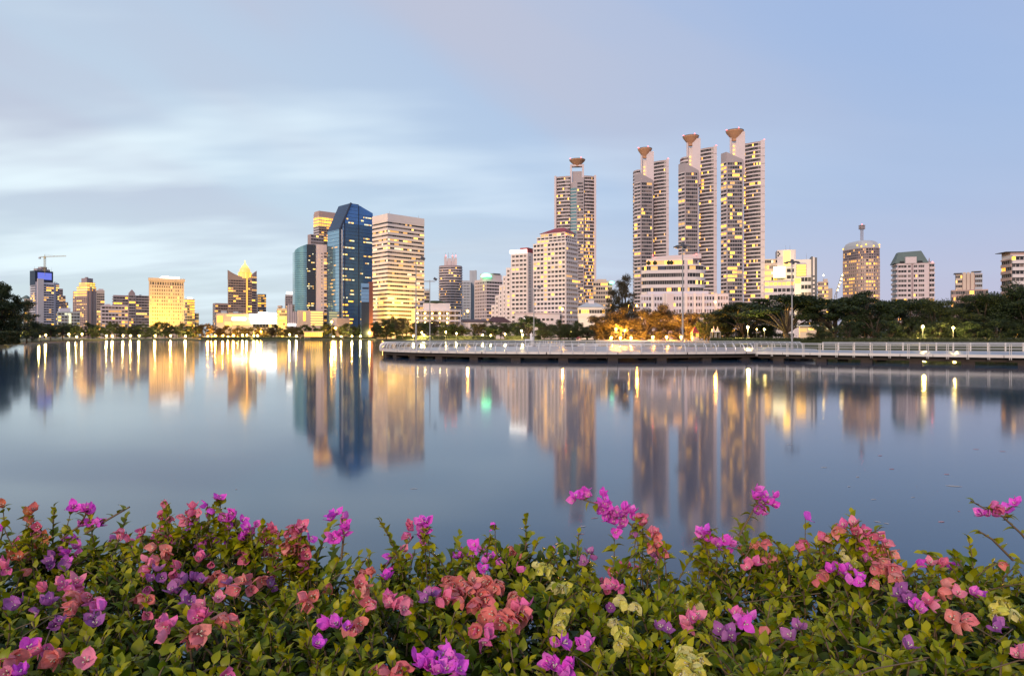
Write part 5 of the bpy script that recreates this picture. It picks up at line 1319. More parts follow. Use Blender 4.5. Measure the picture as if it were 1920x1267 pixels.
# clipped hedges
def hedge(label, p0, p1, h, depth, n, group=None, cat='hedge', leaf=0.16, m='hedgeleaf'):
    p0, p1 = Vector((*p0, 0)), Vector((*p1, 0)); d = p1-p0; L = d.length
    t = thing('clipped_hedge', label, cat, (p0.x, p0.y, GZ-0.05), math.atan2(d.y, d.x), group)
    r = random.Random(int(L*10)); b = MB()
    b.box(0.1, L-0.1, 0.12, depth-0.12, 0, h-0.12)
    for k in range(n):
        f = r.random(); x = r.uniform(0, L)
        if f < 0.55: p = Vector((x, r.uniform(-0.05, 0.12), r.uniform(0.05, h)))
        elif f < 0.9: p = Vector((x, r.uniform(0, depth), h+r.uniform(-0.12, 0.12)+0.08*mnoise.noise(Vector((x*0.3, 0, 0)))))
        else: p = Vector((r.choice((0.0, L)), r.uniform(0, depth), r.uniform(0, h)))
        leaf_card(b, p, leaf*r.uniform(0.6, 1.2), r)
    o = b.build('foliage', M[m], t); o['kind'] = 'stuff'
    return t
HL = 'clipped green hedge section lining the bank behind the walkway'
hx = [(1330, 196), (1440, 176), (1562, 164), (1665, 158), (1668.5, 158), (1750, 154.5), (1752, 154.5), (1848, 152), (1853, 152), (1960, 149)]
for (a, c) in ((0, 1), (1, 2), (2, 3), (4, 5), (6, 7), (8, 9)):
    hedge(HL, (wx(hx[a][0]+0.5, hx[a][1]), hx[a][1]), (wx(hx[c][0]-0.5, hx[c][1]), hx[c][1]), 1.45, 1.6, 1500, 'hedge sections behind the walkway')
for a, c in ((375, 470), (474, 560), (564, 640), (644, 705)):
    hedge('low dark hedge section at the far waterline', (wx(a, 557), 557.5), (wx(c, 557), 557.5), 1.6, 2.2, 900, 'hedges at the far waterline', leaf=0.35)
for a, c in ((740, 830), (834, 925), (945, 1010)):
    hedge('long dark hedge mound on the bank behind the oval deck', (wx(a, 448), 452), (wx(c, 430), 434), 2.3, 3, 900, 'hedges behind the oval deck', leaf=0.35)
hedge('shaggy dark waterside bush on the west bank', (-128, 150), (-121, 168), 3.0, 6, 2500, leaf=0.3)

# ------------------------------------------------------------------ park lamps
def lamp(px, py, D, kind, power, label, group, r=0.38, head='globe'):
    z = wz(py, D); h = z-GZ
    t = thing('park_lamp', label, 'lamp', (wx(px, D), D, GZ-0.02), 0, group)
    MB().tube([(0, 0, 0), (0, 0, h*0.12), (0, 0, h-r)], [0.13, 0.08, 0.06], 6).build('pole', M['darkgrey'], t)
    MB().lathe([(0.12, h-r*1.25), (r*0.7, h-r*0.72), (r, h), (r*0.7, h+r*0.72), (0.05, h+r)], n=10).build('globe', M['lamp_w' if kind == 'w' else 'lamp_o'], t)
    gl_ = [c for c in t.children if c.name.startswith('globe')][0]
    MB().lathe([(r*0.75, h+r*0.75), (r*0.4, h+r*1.2), (0.03, h+r*1.35)], n=8).build('cap', M['darkgrey'], gl_)
    if power:
        col = (1.0, 0.72, 0.22) if kind == 'w' else (1.0, 0.42, 0.05)
        lamp_light(t, (0, -r-0.25, h), col, power, r)
FS = 'warm globe lamp on the path along the far shore'
for px, py in ((86, 628), (129, 626), (144, 631), (154, 626), (200, 629), (231, 629), (261, 629), (291, 629), (320, 629), (211, 630), (245, 629), (348, 630)):
    lamp(px, py, 562, 'w', 13000, 'warm globe lamp on the far shore before '+near(px), 'globe lamps on the far shore', 0.6)
for px, py in ((378, 633), (390, 630), (404, 629), (418, 629), (428, 631), (438, 629), (446, 632), (398, 632)):
    lamp(px, py, 561, 'o', 38000, 'amber lamp in the cluster beneath brownish trees', 'amber lamp cluster', 0.6)
for px, py in ((455, 628), (463, 628), (476, 629), (483, 629), (543, 627), (556, 630), (625, 631), (660, 630), (693, 624), (640, 631), (676, 630)):
    lamp(px, py, 561, 'w', 18000, 'pale globe lamp on the far shore before '+near(px), 'pale lamps on the pavilion shore', 0.55)
for px, py in ((490, 621), (622, 603), (629, 615), (718, 614)):
    lamp(px, py, 570, 'o', 20000, 'tall amber street lamp before '+near(px), 'tall amber street lamps', 0.9)
for px, py in ((836, 622), (775, 629), (795, 628), (947, 626), (978, 620), (980, 627), (791, 623), (856, 625), (905, 628), (1060, 621), (920, 629)):
    lamp(px, py, 441 if px < 960 else 385, 'w', 15000, 'warm globe lamp behind the oval deck, before '+near(px), 'globe lamps behind the oval deck', 0.48)
lamp(1054, 579, 470, 'o', 12000, 'tall amber street lamp before the red roofed white building', None, 0.8)
lamp(877, 583, 466, 'o', 12000, 'tall amber street lamp before the green signed block', None, 0.8)
lamp(1341, 566, 372, 'o', 9000, 'tall amber street lamp before the low pink flats', None, 0.6)
for px in (1178, 1194): lamp(px, 573, 340, 'o', 5000, 'amber street lamp among the feathery trees', 'street lamps among feathery trees', 0.5)
for px, py in ((1155, 617), (1171, 619)):
    lamp(px, py, 268, 'o', 24000, 'small amber lamp hung behind the orange terrace', 'amber lamps behind the terrace', 0.35)
for px, py in ((1146, 633), (1163, 633), (1183, 633), (1224, 631.5), (1250, 631.5), (1277, 631.5)):
    lamp(px, py, 262-(px-1146)*0.2, 'o', 48000, 'bright orange lamp standing on the terrace edge', 'orange lamps on the terrace', 0.40)
lamp(1336, 619, 218, 'o', 2500, 'amber lamp beside the white peaked tents', None, 0.3)
lamp(1402, 613, 186, 'w', 9000, 'brightest globe lamp on the lawn below the widest rain tree', None, 0.34)
lamp(1419, 617, 200, 'w', 600, 'small pale lamp next to the brightest globe lamp', 'small lawn lamps', 0.2)
lamp(1433, 617, 196, 'w', 1600, 'small pale lamp next to the brightest globe lamp', 'small lawn lamps', 0.26)
lamp(1730, 612, 158, 'w', 6500, 'globe lamp standing behind the clipped hedge', None, 0.28)
lamp(1787, 614, 159, 'w', 6500, 'globe lamp half hidden in yellow lit leaves', None, 0.24)
lamp(33, 627, 192, 'w', 9000, 'bright starry lamp on the west bank below the black trees', None, 0.38)
lamp(74, 630, 280, 'w', 1500, 'small lamp by the dock on the west bank', None, 0.3)
lamp(1853, 563, 180, 'w', 900, 'lamp shining through the tall leafy tree by the cream block', None, 0.25)

# ------------------------------------------------------------------ terrace, kiosks, boats, docks
tz = thing('terrace', 'low orange lit stone terrace wall at the water edge', 'terrace', (wx(1122, 258), 258, 0))
tw_m = mat('terrace_stone', (0.42, 0.33, 0.22), 0.8, var=0.3, scale=0.8)
xe = wx(1325, 226)-wx(1122, 258)
for k in range(14):
    t0, t1 = k/14, (k+1)/14-0.004
    MB().prism([(xe*t0, -32*t0), (xe*t1, -32*t1), (xe*t1, -32*t1+8), (xe*t0, -32*t0+8)], -0.5, 1.6).build('wall_panel', tw_m, tz)
MB().prism([(0.1, 0.3), (xe-0.1, -31.7), (xe-0.1, -24.2), (0.1, 7.8)], 1.6, 1.72).build('floor', tw_m, tz)
def kiosk(label, px, ytop, D, wpx, roofm, body):
    w_ = wpx*D/F; h = wz(ytop, D)-GZ
    t = thing('kiosk', label, 'kiosk', (wx(px, D), D, GZ-0.02))
    for sx in (-1, 1):
        for sy in (-1, 1): MB().box(sx*w_*0.42-0.08, sx*w_*0.42+0.08, sy*w_*0.42-0.08, sy*w_*0.42+0.08, 0, h*0.6).build('post', M[body], t)
    MB().lathe([(w_*0.72, h*0.58), (w_*0.68, h*0.64), (0.05, h)], n=4).build('roof', M[roofm], t).rotation_euler = (0, 0, R(45))
    MB().box(-w_*0.34, w_*0.34, -w_*0.3, w_*0.34, 0, h*0.32).build('counter', M[body], t)
kiosk('kiosk with dark red pyramid roof beside the orange terrace', 1303, 612, 232, 13, 'redroof', 'beige')
kiosk('small red roofed hut on the bank behind the boats', 1085, 631, 300, 10, 'redroof', 'beige')
M['tent'] = mat('white_tent_fabric', (0.72, 0.70, 0.66), 0.7, trans=0.3)
for px in (1338, 1347):
    D = 214; w_ = 9*D/F; h = wz(611, D)-GZ
    t = thing('peaked_tent', 'white peaked tent canopy on slim poles beside the lawn', 'tent', (wx(px, D), D+(px-1338)*0.1, GZ-0.02), 0, 'white peaked tents')
    MB().lathe([(w_*0.72, h*0.62), (w_*0.36, h*0.72), (w_*0.12, h*0.88), (0.02, h)], n=4).build('canopy', M['tent'], t).rotation_euler = (0, 0, R(45))
    for sx in (-1, 1):
        for sy in (-1, 1): MB().tube([(sx*w_*0.46, sy*w_*0.46, 0), (sx*w_*0.46, sy*w_*0.46, h*0.64)], 0.06, 5).build('pole', M['whitemetal'], t)
wb = mat('white_boat_hull', (0.72, 0.71, 0.70), 0.4)
def boat_hull(L, Wd, H):
    b = MB(); n = 8; rows = []
    for k in range(n+1):
        t = k/n; x = (t-0.5)*L; f = math.sin(math.pi*min(1, t*0.62+0.38))**0.7 if t > 0 else 0.75
        rows.append([(x, -Wd/2*f, H*(1+0.25*t)), (x, -Wd*0.33*f, 0.0), (x, 0, -0.12), (x, Wd*0.33*f, 0.0), (x, Wd/2*f, H*(1+0.25*t))])
    for k in range(n):
        for j in range(4): b.quad(rows[k][j], rows[k+1][j], rows[k+1][j+1], rows[k][j+1])
        b.quad(rows[k][4], rows[k+1][4], (rows[k+1][4][0], 0, rows[k+1][4][2]*0.8), (rows[k][4][0], 0, rows[k][4][2]*0.8)); b.quad(rows[k+1][0], rows[k][0], (rows[k][0][0], 0, rows[k][0][2]*0.8), (rows[k+1][0][0], 0, rows[k+1][0][2]*0.8))
    b.poly(rows[0]); return b
hull_m = boat_hull(2.6, 1.5, 0.55).mesh('hull', wb)
neck_m = MB().tube([(0.9, 0, 0.45), (1.25, 0, 1.0), (1.2, 0, 1.5), (1.35, 0, 1.75), (1.6, 0, 1.68)], [0.22, 0.16, 0.13, 0.16, 0.07], 8).mesh('neck', wb, True)
can_m = MB().prism([(-0.9, -0.65), (0.6, -0.65), (0.6, 0.65), (-0.9, 0.65)], 1.25, 1.33).mesh('canopy', wb)
seat_m = MB().box(-0.7, -0.3, -0.55, 0.55, 0.5, 1.0).mesh('seat', mat('boat_seat', (0.5, 0.5, 0.55), 0.5))
for k in range(9):
    D = 190
    t = thing('pedal_boat', 'white swan pedal boat moored in the row behind the oval deck', 'boat', (wx(1011+5.3*k, D), D+0.4*math.sin(k*2.1), 0.05), R(-82+9*math.sin(k*1.7)), 'moored swan pedal boats')
    for nm, me in (('hull', hull_m), ('neck', neck_m), ('seat', seat_m)): obj(nm, me, t)
    c = obj('canopy', can_m, t)
D = 186; t = thing('motor_boat', 'low white motor boat moored beside the swan boats', 'boat', (wx(1103, D), D, 0.05), R(8))
boat_hull(5.6, 2.0, 0.7).build('hull', wb, t); MB().prism([(-0.6, -0.7), (0.9, -0.5), (0.9, 0.5), (-0.6, 0.7)], 0.6, [1.35, 0.85, 0.85, 1.35]).build('windscreen', M['glass2'], t); MB().box(-2.2, -1.2, -0.7, 0.7, 0.5, 0.95).build('seat', wb, t)
D = 133.3; t = thing('lifeguard_booth', 'white stepped booth with tall back at the deck edge', 'booth', (wx(993, D), D, DZ-0.01))
MB().box(-0.9, 0.5, -0.6, 0.6, 0, 0.15).build('base', wb, t)
for sx in (-0.8, 0.3):
    for sy in (-0.5, 0.5): MB().box(sx-0.09, sx+0.09, sy-0.09, sy+0.09, 0.15, 1.2).build('leg', wb, t)
MB().box(-0.95, 0.5, -0.62, 0.62, 1.2, 1.4).build('platform', wb, t); MB().box(0.1, 0.5, -0.55, 0.55, 1.4, 2.5).build('backrest', wb, t); MB().box(0.52, 0.72, -0.3, 0.3, 0, 1.9).build('side_panel', wb, t)
dm = mat('dock_timber', (0.22, 0.18, 0.15), 0.8, var=0.3, scale=1.0)
dkx = thing('dock', 'low timber dock reaching out from the west bank', 'dock', (wx(40, 255), 255, 0), R(35))
for k in range(16): MB().box(k*1.25, k*1.25+1.2, 0, 4, 0.45, 0.6).build('plank', dm, dkx)
for k in range(4):
    for y in (0.3, 3.7): MB().tube([(1+k*5.5, y, -1), (1+k*5.5, y, 0.9)], 0.16, 6).build('pile', dm, dkx)
dkx = thing('dock', 'long thin floating dock beyond the timber dock', 'dock', (wx(78, 330), 330, 0), R(42))
for k in range(14): MB().box(k*3.0, k*3.0+2.9, 0, 3, 0.2, 0.55).build('plank', dm, dkx)

# floating petals and fallen leaves on the water
pm_ = [mat('petal_pale', (0.40, 0.38, 0.37), 0.6), mat('petal_pink', (0.40, 0.22, 0.24), 0.6)]
def petal(px, py, L, wd, ang, m):
    D = CAMZ*F/(py-HOR)
    L0 = L; L, wd = L*0.75, wd*0.8
    b = MB(); pts = [(-L/2, 0, 0.001), (-L*0.2, -wd/2, 0.004), (L*0.25, -wd*0.4, 0.004), (L/2, 0, 0.002), (L*0.25, wd*0.4, 0.004), (-L*0.2, wd/2, 0.004)]
    L = L0
    b.poly(pts); b.poly([(p[0], p[1], p[2]-0.003) for p in reversed(pts)])
    for i in range(6):
        p, q = pts[i], pts[(i+1) % 6]; b.quad((p[0], p[1], p[2]-0.003), (q[0], q[1], q[2]-0.003), q, p)
    return tag(b.build('floating_petal', pm_[m], None, loc=(wx(px, D), D, 0.003)), ('pale ' if m == 0 else 'pink ')+('longest ' if L > 0.39 else 'long ' if L > 0.3 else 'tiny ' if L < 0.11 else 'small ')+'petal drifting on the lake', 'petal', 'petals drifting on the lake')
for k, (px, py, L, wd, ang, m) in enumerate(((1788, 911, 0.40, 0.10, -20, 0), (1845, 962, 0.34, 0.09, -18, 0), (1592, 912, 0.12, 0.03, 20, 0), (1638, 936, 0.16, 0.03, 10, 0), (1712, 932, 0.13, 0.03, 20, 0), (1775, 889, 0.16, 0.07, 0, 1), (1645, 978, 0.13, 0.04, -40, 0), (1662, 981, 0.11, 0.03, -50, 0), (1765, 978, 0.15, 0.06, 5, 1), (1798, 958, 0.08, 0.04, 80, 1), (1608, 894, 0.10, 0.06, 10, 0), (1545, 876, 0.2, 0.05, 0, 0), (1672, 879, 0.16, 0.08, 0, 1), (1650, 854, 0.16, 0.08, 10, 1), (1115, 971, 0.17, 0.035, 15, 1), (1093, 987, 0.15, 0.03, 20, 0), (1088, 1001, 0.17, 0.03, 6, 1), (812, 1027, 0.18, 0.03, 10, 1), (1160, 1006, 0.16, 0.035, 12, 1), (776, 916, 0.2, 0.03, 12, 0), (443, 917, 0.06, 0.05, 0, 0), (1480, 833, 0.22, 0.05, 5, 0), (1830, 842, 0.2, 0.05, -10, 1), (1880, 846, 0.2, 0.05, -12, 1))):
    petal(px, py, L, wd, ang, m).rotation_euler = (0, 0, R(ang))
# ------------------------------------------------------------------ bougainvillea hedge in front of the camera
BR = random.Random(21)
SKY_Y = [(-260, 985), (-120, 965), (0, 955), (60, 955), (110, 985), (160, 975), (230, 985), (290, 985), (320, 955), (400, 955), (450, 985), (545, 995), (585, 1065), (620, 1050), (640, 1000), (665, 1055), (700, 1050),
         (770, 1000), (800, 1060), (850, 1010), (930, 990), (1000, 985), (1040, 1005), (1095, 1050), (1150, 1020), (1210, 1035), (1270, 1035), (1330, 1000), (1400, 985), (1480, 1000), (1570, 975), (1660, 1015), (1700, 1065),
         (1750, 1050), (1830, 1015), (1900, 1045), (2000, 1030), (2200, 1020)]
def sky_y(px):
    if px <= SKY_Y[0][0]: return SKY_Y[0][1]
    for (a, ya), (c, yc) in zip(SKY_Y, SKY_Y[1:]):
        if px <= c: return ya+(yc-ya)*(px-a)/(c-a)
    return SKY_Y[-1][1]
YB = 2.38
def hsurf(x, y):
    px = 960+x/y*F
    zb = CAMZ-(sky_y(960+x/YB*F)-HOR)/F*YB - 0.055
    zf = 2.335+0.055*mnoise.noise(Vector((x*2.2, y*2.2, 3.3)))+0.03*mnoise.noise(Vector((x*6, y*6, 8.3)))
    t = min(1, max(0, (y-1.55)/(YB-1.55))); t = t*t*(3-2*t)
    z = zf*(1-t)+zb*t
    if y > YB: z -= (y-YB)*2.2
    if y < 1.02: z -= (1.02-y)*1.5
    return z
BUSH_X = [-9, -1.05, -0.52, 0.02, 0.48, 1.05, 9]
BUSH_L = ['bougainvillea bush with coral, orange and magenta flowers at the hedge end', 'bougainvillea bush thick with pink and purple flowers',
          'bougainvillea bush with large drooping salmon flower cluster', 'bougainvillea bush with cream yellow flowers among green leaves',
          'bougainvillea bush with salmon and magenta flowers over bright green shoots', 'sparsely flowered leafy bougainvillea bush with one long arching spray']
BUSHES = []
for k in range(6):
    bx = [-1.5, -0.8, -0.25, 0.25, 0.78, 1.6][k]
    BUSHES.append(thing('bougainvillea_bush', BUSH_L[k], 'flowering bush', (bx, 1.75, 1.28), 0, 'bougainvillea hedge on the bank'))
def which(x, y):
    x = x/ (0.55+0.25*y) + 0.10*mnoise.noise(Vector((x*3, y*3, 0.5)))
    for k in range(6):
        if BUSH_X[k] <= x < BUSH_X[k+1]: return k
    return 5
leaf_m = mat('bougainvillea_leaf', (0.1, 0.15, 0.02), 0.42, 0.22, var=0.15, scale=30, trans=0.20, attr=True)
twig_m = mat('bougainvillea_twig', (0.13, 0.09, 0.05), 0.75, var=0.2, scale=20)
# unit leaf: ovate, folded along the midrib, tip curling down
def leaf_geo(seed):
    r = random.Random(seed)
    fold = r.uniform(0.18, 0.42); curl = r.uniform(0.10, 0.42); wd = r.uniform(0.27, 0.35); tw = r.uniform(-0.12, 0.12)
    st = [0.0, 0.16, 0.36, 0.58, 0.8, 1.0]; ww = [0.02, 0.62, 1.0, 0.86, 0.42, 0.0]
    V = []; Fc = []
    for t, w in zip(st, ww):
        zc = 0.10*math.sin(t*2.2)-curl*t*t; yc = t*(1-0.12*curl)
        h = w*wd
        V += [(-h, yc, zc+h*fold+tw*t*h), (0, yc, zc), (h, yc, zc+h*fold-tw*t*h)]
    for k in range(5):
        a = k*3; c = a+3
        Fc += [(a, a+1, c+1, c), (a+1, a+2, c+2, c+1)]
    V += [(-0.02, -0.16, -0.03), (0.02, -0.16, -0.03)]; i = len(V)
    Fc.append((i-2, i-1, 2, 0))
    return V, Fc
LEAFG = [leaf_geo(s) for s in range(8)]
GREENS = [(0.180, 0.215, 0.004), (0.130, 0.175, 0.005), (0.250, 0.255, 0.004), (0.052, 0.082, 0.010), (0.030, 0.052, 0.010), (0.330, 0.310, 0.006), (0.098, 0.148, 0.005), (0.205, 0.215, 0.004)]
LEAFM = []
for k in range(24):
    V, Fc = LEAFG[k % 8]; g = GREENS[(k*5+k//8) % 8]
    b = MB(); b.v = list(V); b.f = list(Fc); b.m = [0]*len(Fc); f_ = BR.uniform(0.85, 1.15); b.c = [(g[0]*f_, g[1]*f_, g[2])]*len(Fc)
    LEAFM.append(b.mesh('leaf', leaf_m, True))
TONE = sorted(range(24), key=lambda i: sum(GREENS[(i*5+i//8) % 8]))
SHADE_TONES, MIDL, LIT_TONES = TONE[:9], TONE[6:18], TONE[13:]  # dark inner and light tip leaves: shade depth painted into leaf colour
leaves = [[] for _ in range(6)]          # (matrix, exposure score, mesh index)
stems = [MB() for _ in range(6)]
def rot_to(d, roll):
    d = d.normalized(); up = Vector((0, 0, 1))
    side = d.cross(up)
    if side.length < 1e-3: side = Vector((1, 0, 0))
    side.normalize(); nrm = side.cross(d)
    s2 = side*math.cos(roll)+nrm*math.sin(roll); n2 = s2.cross(d)
    return Matrix(((s2.x, d.x, n2.x), (s2.y, d.y, n2.y), (s2.z, d.z, n2.z)))
def add_leaf(p, d, L, k, lit_level, surf):
    m = rot_to(d, BR.gauss(0, 0.35)).to_4x4()
    m.translation = p
    m = m @ Matrix.Scale(L, 4)
    mi = BR.choice(SHADE_TONES if lit_level < 0.42 else (MIDL if lit_level < 0.76 else LIT_TONES))
    leaves[k].append((m, (L/max(0.6, p.y))*(1 if p.z > surf-0.045 else 0.15), mi))
def shoot(base, direc, length, nl, k, lsize, lit_gain=1.0):
    d = direc.normalized(); p = base.copy(); pts = [p.copy()]
    seg = length/nl; az = BR.uniform(0, 6.28); bend = Vector((BR.gauss(0, 0.08), BR.gauss(0, 0.08), 0.02))
    surf = hsurf(base.x, base.y)
    for i in range(nl):
        d = (d+bend).normalized(); p = p+d*seg; pts.append(p.copy())
        az += 2.4+BR.uniform(-0.4, 0.4)
        t = (i+1)/nl
        a = d.cross(Vector((0.3, 0.2, 1) if abs(d.z) < 0.9 else (1, 0, 0))).normalized(); c = d.cross(a)
        out = a*math.cos(az)+c*math.sin(az)
        ld = out*(1.0-0.55*t)+d*(0.25+0.8*t)+Vector((0, 0, 0.12))
        L = lsize*(1.05-0.45*t**2)*BR.uniform(0.75, 1.2)
        add_leaf(p, ld, L, k, t*lit_gain, surf)
    stems[k].tube(pts, [0.0035-0.002*i/len(pts) for i in range(len(pts))], 4, cap=False)
    return p
X0, X1 = -2.35, 2.35
NS = 2300
for s in range(NS):
    y = BR.uniform(0.92, 2.45); lim = 0.80*y+0.32
    x = BR.uniform(-lim, lim); k = which(x, y); z = hsurf(x, y)
    ln = BR.uniform(0.09, 0.17)
    base = Vector((x, y, z-ln*BR.uniform(0.75, 1.15)-0.01))
    shoot(base, Vector((BR.gauss(0, 0.33), BR.gauss(-0.10, 0.30), 1)), ln, BR.randrange(7, 12), k, BR.uniform(0.033, 0.050))
for s in range(2300):                     # lower layer, its shade painted in with the darkest leaf tones
    y = BR.uniform(0.95, 2.5); lim = 0.80*y+0.32
    x = BR.uniform(-lim, lim); k = which(x, y); z = hsurf(x, y)-BR.uniform(0.09, 0.50)
    shoot(Vector((x, y, z-0.08)), Vector((BR.gauss(0, 0.6), BR.gauss(-0.1, 0.6), 0.8)), 0.14, 9, k, 0.060, 0.3)
for s in range(1000):                    # the hedge runs on to both sides
    y = BR.uniform(0.95, 2.45); x = BR.choice((-1, 1))*BR.uniform(0.80*y+0.25, 3.1); k = which(x, y); low_ = s % 3 == 0
    z = hsurf(x, y)-(BR.uniform(0.1, 0.35) if low_ else 0); ln = BR.uniform(0.09, 0.17)
    shoot(Vector((x, y, z-ln)), Vector((BR.gauss(0, 0.35), BR.gauss(-0.1, 0.3), 1)), ln, 9, k, 0.052, 0.3 if low_ else 1.0)
for s in range(480):                     # water-side and bank-side skirts
    back = s % 2; x = BR.uniform(-3.0, 3.0); y = (2.5 if back else 0.95)+BR.uniform(-0.06, 0.06); k = which(x, y)
    shoot(Vector((x, y, BR.uniform(1.4, 2.15))), Vector((BR.gauss(0, 0.4), 1.0 if back else -1.0, 0.5)), 0.12, 8, k, 0.055, 0.6)
# taller shoots on the skyline: photo column, row of the tip, depth
def at(px, py, D): return Vector((wx(px, D), D, wz(py, D)))
TALL = [(60, 945, 2.2), (35, 955, 2.2), (90, 948, 2.25), (240, 952, 2.25), (215, 965, 2.25), (180, 968, 2.2), (310, 945, 2.2), (345, 943, 2.2), (395, 948, 2.25), (430, 968, 2.25), (455, 978, 2.2), (545, 975, 2.2), (640, 968, 2.25), (782, 946, 2.25), (770, 985, 2.2), (735, 1020, 2.2),
        (850, 988, 2.25), (862, 1000, 2.2), (930, 978, 2.25), (985, 972, 2.2), (1012, 970, 2.2), (960, 990, 2.15), (1040, 1003, 2.2), (1098, 1010, 2.2), (1095, 1025, 2.1), (1255, 968, 2.2), (1330, 985, 2.2), (1385, 962, 2.2), (1415, 985, 2.2), (1480, 990, 2.2), (1515, 975, 2.2), (1572, 948, 2.25), (1585, 965, 2.2), (1560, 985, 2.2), (1620, 985, 2.2),
        (1690, 1035, 2.25), (1750, 1025, 2.2), (1780, 1020, 2.2), (1825, 1008, 2.2), (1850, 1015, 2.2), (1870, 998, 2.2), (700, 1050, 2.2), (1240, 1010, 2.2), (1200, 1015, 2.2), (505, 1000, 2.2), (150, 965, 2.2), (1440, 985, 2.2)]
for px, py, D in TALL:
    tip = at(px, py, D); k = which(tip.x, tip.y); zs = hsurf(tip.x, tip.y)
    ln = max(0.14, tip.z-zs+0.10)
    dr = Vector((BR.gauss(0, 0.22), BR.gauss(0, 0.15), 1)).normalized()
    shoot(tip-dr*ln, dr, ln, max(8, int(ln/0.014)), k, 0.046)
    for _ in range(2):
        shoot(tip-dr*ln*0.9+Vector((BR.gauss(0, 0.03), 0, -0.02)), dr+Vector((BR.gauss(0, 0.3), BR.gauss(0, 0.2), 0)), ln*0.6, 8, k, 0.05)
ARCH = [[(1245, 1045), (1205, 1000), (1160, 965), (1120, 945), (1090, 935)], [(1385, 1005), (1405, 970), (1418, 945), (1424, 932)], [(1418, 955), (1432, 945), (1448, 940)],
        [(1960, 1060), (1915, 1000), (1880, 968), (1850, 955), (1820, 938)], [(1885, 970), (1893, 950)], [(115, 1010), (150, 985), (165, 955)], [(160, 1000), (200, 975), (243, 950)], [(1900, 1050), (1860, 1010), (1835, 995)], [(640, 1050), (645, 1000), (640, 970)], [(715, 1070), (750, 1035), (775, 1005)]]
for pl in ARCH:
    pts = [at(px, py, 2.2) for px, py in pl]; k = which(pts[0].x, pts[0].y)
    stems[k].tube(pts, [0.004, 0.0035, 0.003, 0.0025, 0.002][:len(pts)], 5, cap=False)
    for a, c in zip(pts, pts[1:]):
        for q in range(4):
            p = a.lerp(c, q/4); add_leaf(p, Vector((BR.gauss(0, 1), BR.gauss(0, 0.7), BR.gauss(0.3, 0.6))), BR.uniform(0.025, 0.042), k, 0.9, -1)
for s in range(46):                       # woody stems rising from the soil
    x = BR.uniform(-1.9, 1.9); y = BR.uniform(1.3, 2.2); k = which(x, y); q = Vector((x, y, 1.25))
    stems[k].tube([q, q+Vector((BR.gauss(0, .08), BR.gauss(0, .08), 0.45)), q+Vector((BR.gauss(0, .2), BR.gauss(0, .2), 0.85))], [0.014, 0.010, 0.005], 6)
for s in range(34):
    y = BR.uniform(1.15, 2.2); x = BR.uniform(-0.75*y, 0.75*y); k = which(x, y); z = hsurf(x, y)-BR.uniform(0.01, 0.07); a = BR.uniform(0, 3.14)
    d = Vector((math.cos(a), math.sin(a), BR.uniform(-0.1, 0.25)))*BR.uniform(0.06, 0.14); q = Vector((x, y, z))
    stems[k].tube([q-d, q+Vector((0, 0, BR.uniform(0, 0.02))), q+d], 0.0016, 4, cap=False)

# flowers
FC = {'mg': [(0.84, 0.11, 0.70), (0.76, 0.12, 0.76), (0.86, 0.20, 0.68)], 'pk': [(0.86, 0.21, 0.35), (0.84, 0.19, 0.46), (0.88, 0.29, 0.41)], 'sa': [(0.86, 0.27, 0.23), (0.86, 0.33, 0.28), (0.84, 0.24, 0.27)],
      'co': [(0.70, 0.20, 0.11), (0.72, 0.26, 0.10), (0.66, 0.17, 0.15)], 'pu': [(0.42, 0.14, 0.40), (0.46, 0.17, 0.40), (0.36, 0.11, 0.36)], 'cr': [(0.82, 0.74, 0.16), (0.82, 0.76, 0.30), (0.76, 0.72, 0.12)]}
bract_m = mat('bougainvillea_bract', (0.6, 0.1, 0.4), 0.6, 0.2, var=0.14, scale=40, trans=0.35, attr=True)
floret_c = (0.75, 0.72, 0.55)
def flower_mesh(kind, v):
    r = random.Random(sum(map(ord, kind))*13+v); b = MB(); base = FC[kind][v % 3]
    op = r.uniform(0.35, 0.95)
    if kind in ('sa', 'co'): op = r.uniform(0.45, 0.8)
    for k in range(3):
        az = k*2.094+r.uniform(-0.25, 0.25); o_ = op+r.uniform(-0.12, 0.12)
        st = [0, 0.15, 0.35, 0.6, 0.82, 1.0]; ww = [0.10, 0.72, 1.0, 0.9, 0.5, 0.0]; wd = r.uniform(0.36, 0.44); cup = r.uniform(0.2, 0.5)
        i0 = len(b.v); L = r.uniform(0.9, 1.1)
        for t, w in zip(st, ww):
            rad = math.sin(o_)*t*L+0.10*math.sin(math.pi*t); zc = math.cos(o_)*t*L + (0.10*math.sin(t*6+v))*0.3
            for q in (-1, -0.5, 0, 0.5, 1):
                h = q*w*wd*L
                rr = rad-cup*abs(q)**1.6*w*0.30+0.035*math.sin(q*7+t*9+v)
                b.v.append((rr*math.cos(az)-h*math.sin(az), rr*math.sin(az)+h*math.cos(az), zc+0.03*math.sin(t*8+q*5)))
        for a in range(5):
            for q in range(4):
                i = i0+a*5+q; b.f.append((i, i+1, i+6, i+5)); b.m.append(0)
                f_ = r.uniform(0.88, 1.1); b.c.append((base[0]*f_, base[1]*f_, base[2]*f_))
    n0 = len(b.f)
    for k in range(3):
        az = k*2.094+0.5; b.tube([(0, 0, 0.05), (0.10*math.cos(az), 0.10*math.sin(az), 0.34), (0.16*math.cos(az), 0.16*math.sin(az), 0.46)], [0.03, 0.03, 0.06], 5)
    b.c += [floret_c]*(len(b.f)-n0)
    return b.mesh('flower', bract_m, True)
FM = {k: [flower_mesh(k, v) for v in range(7)] for k in FC}
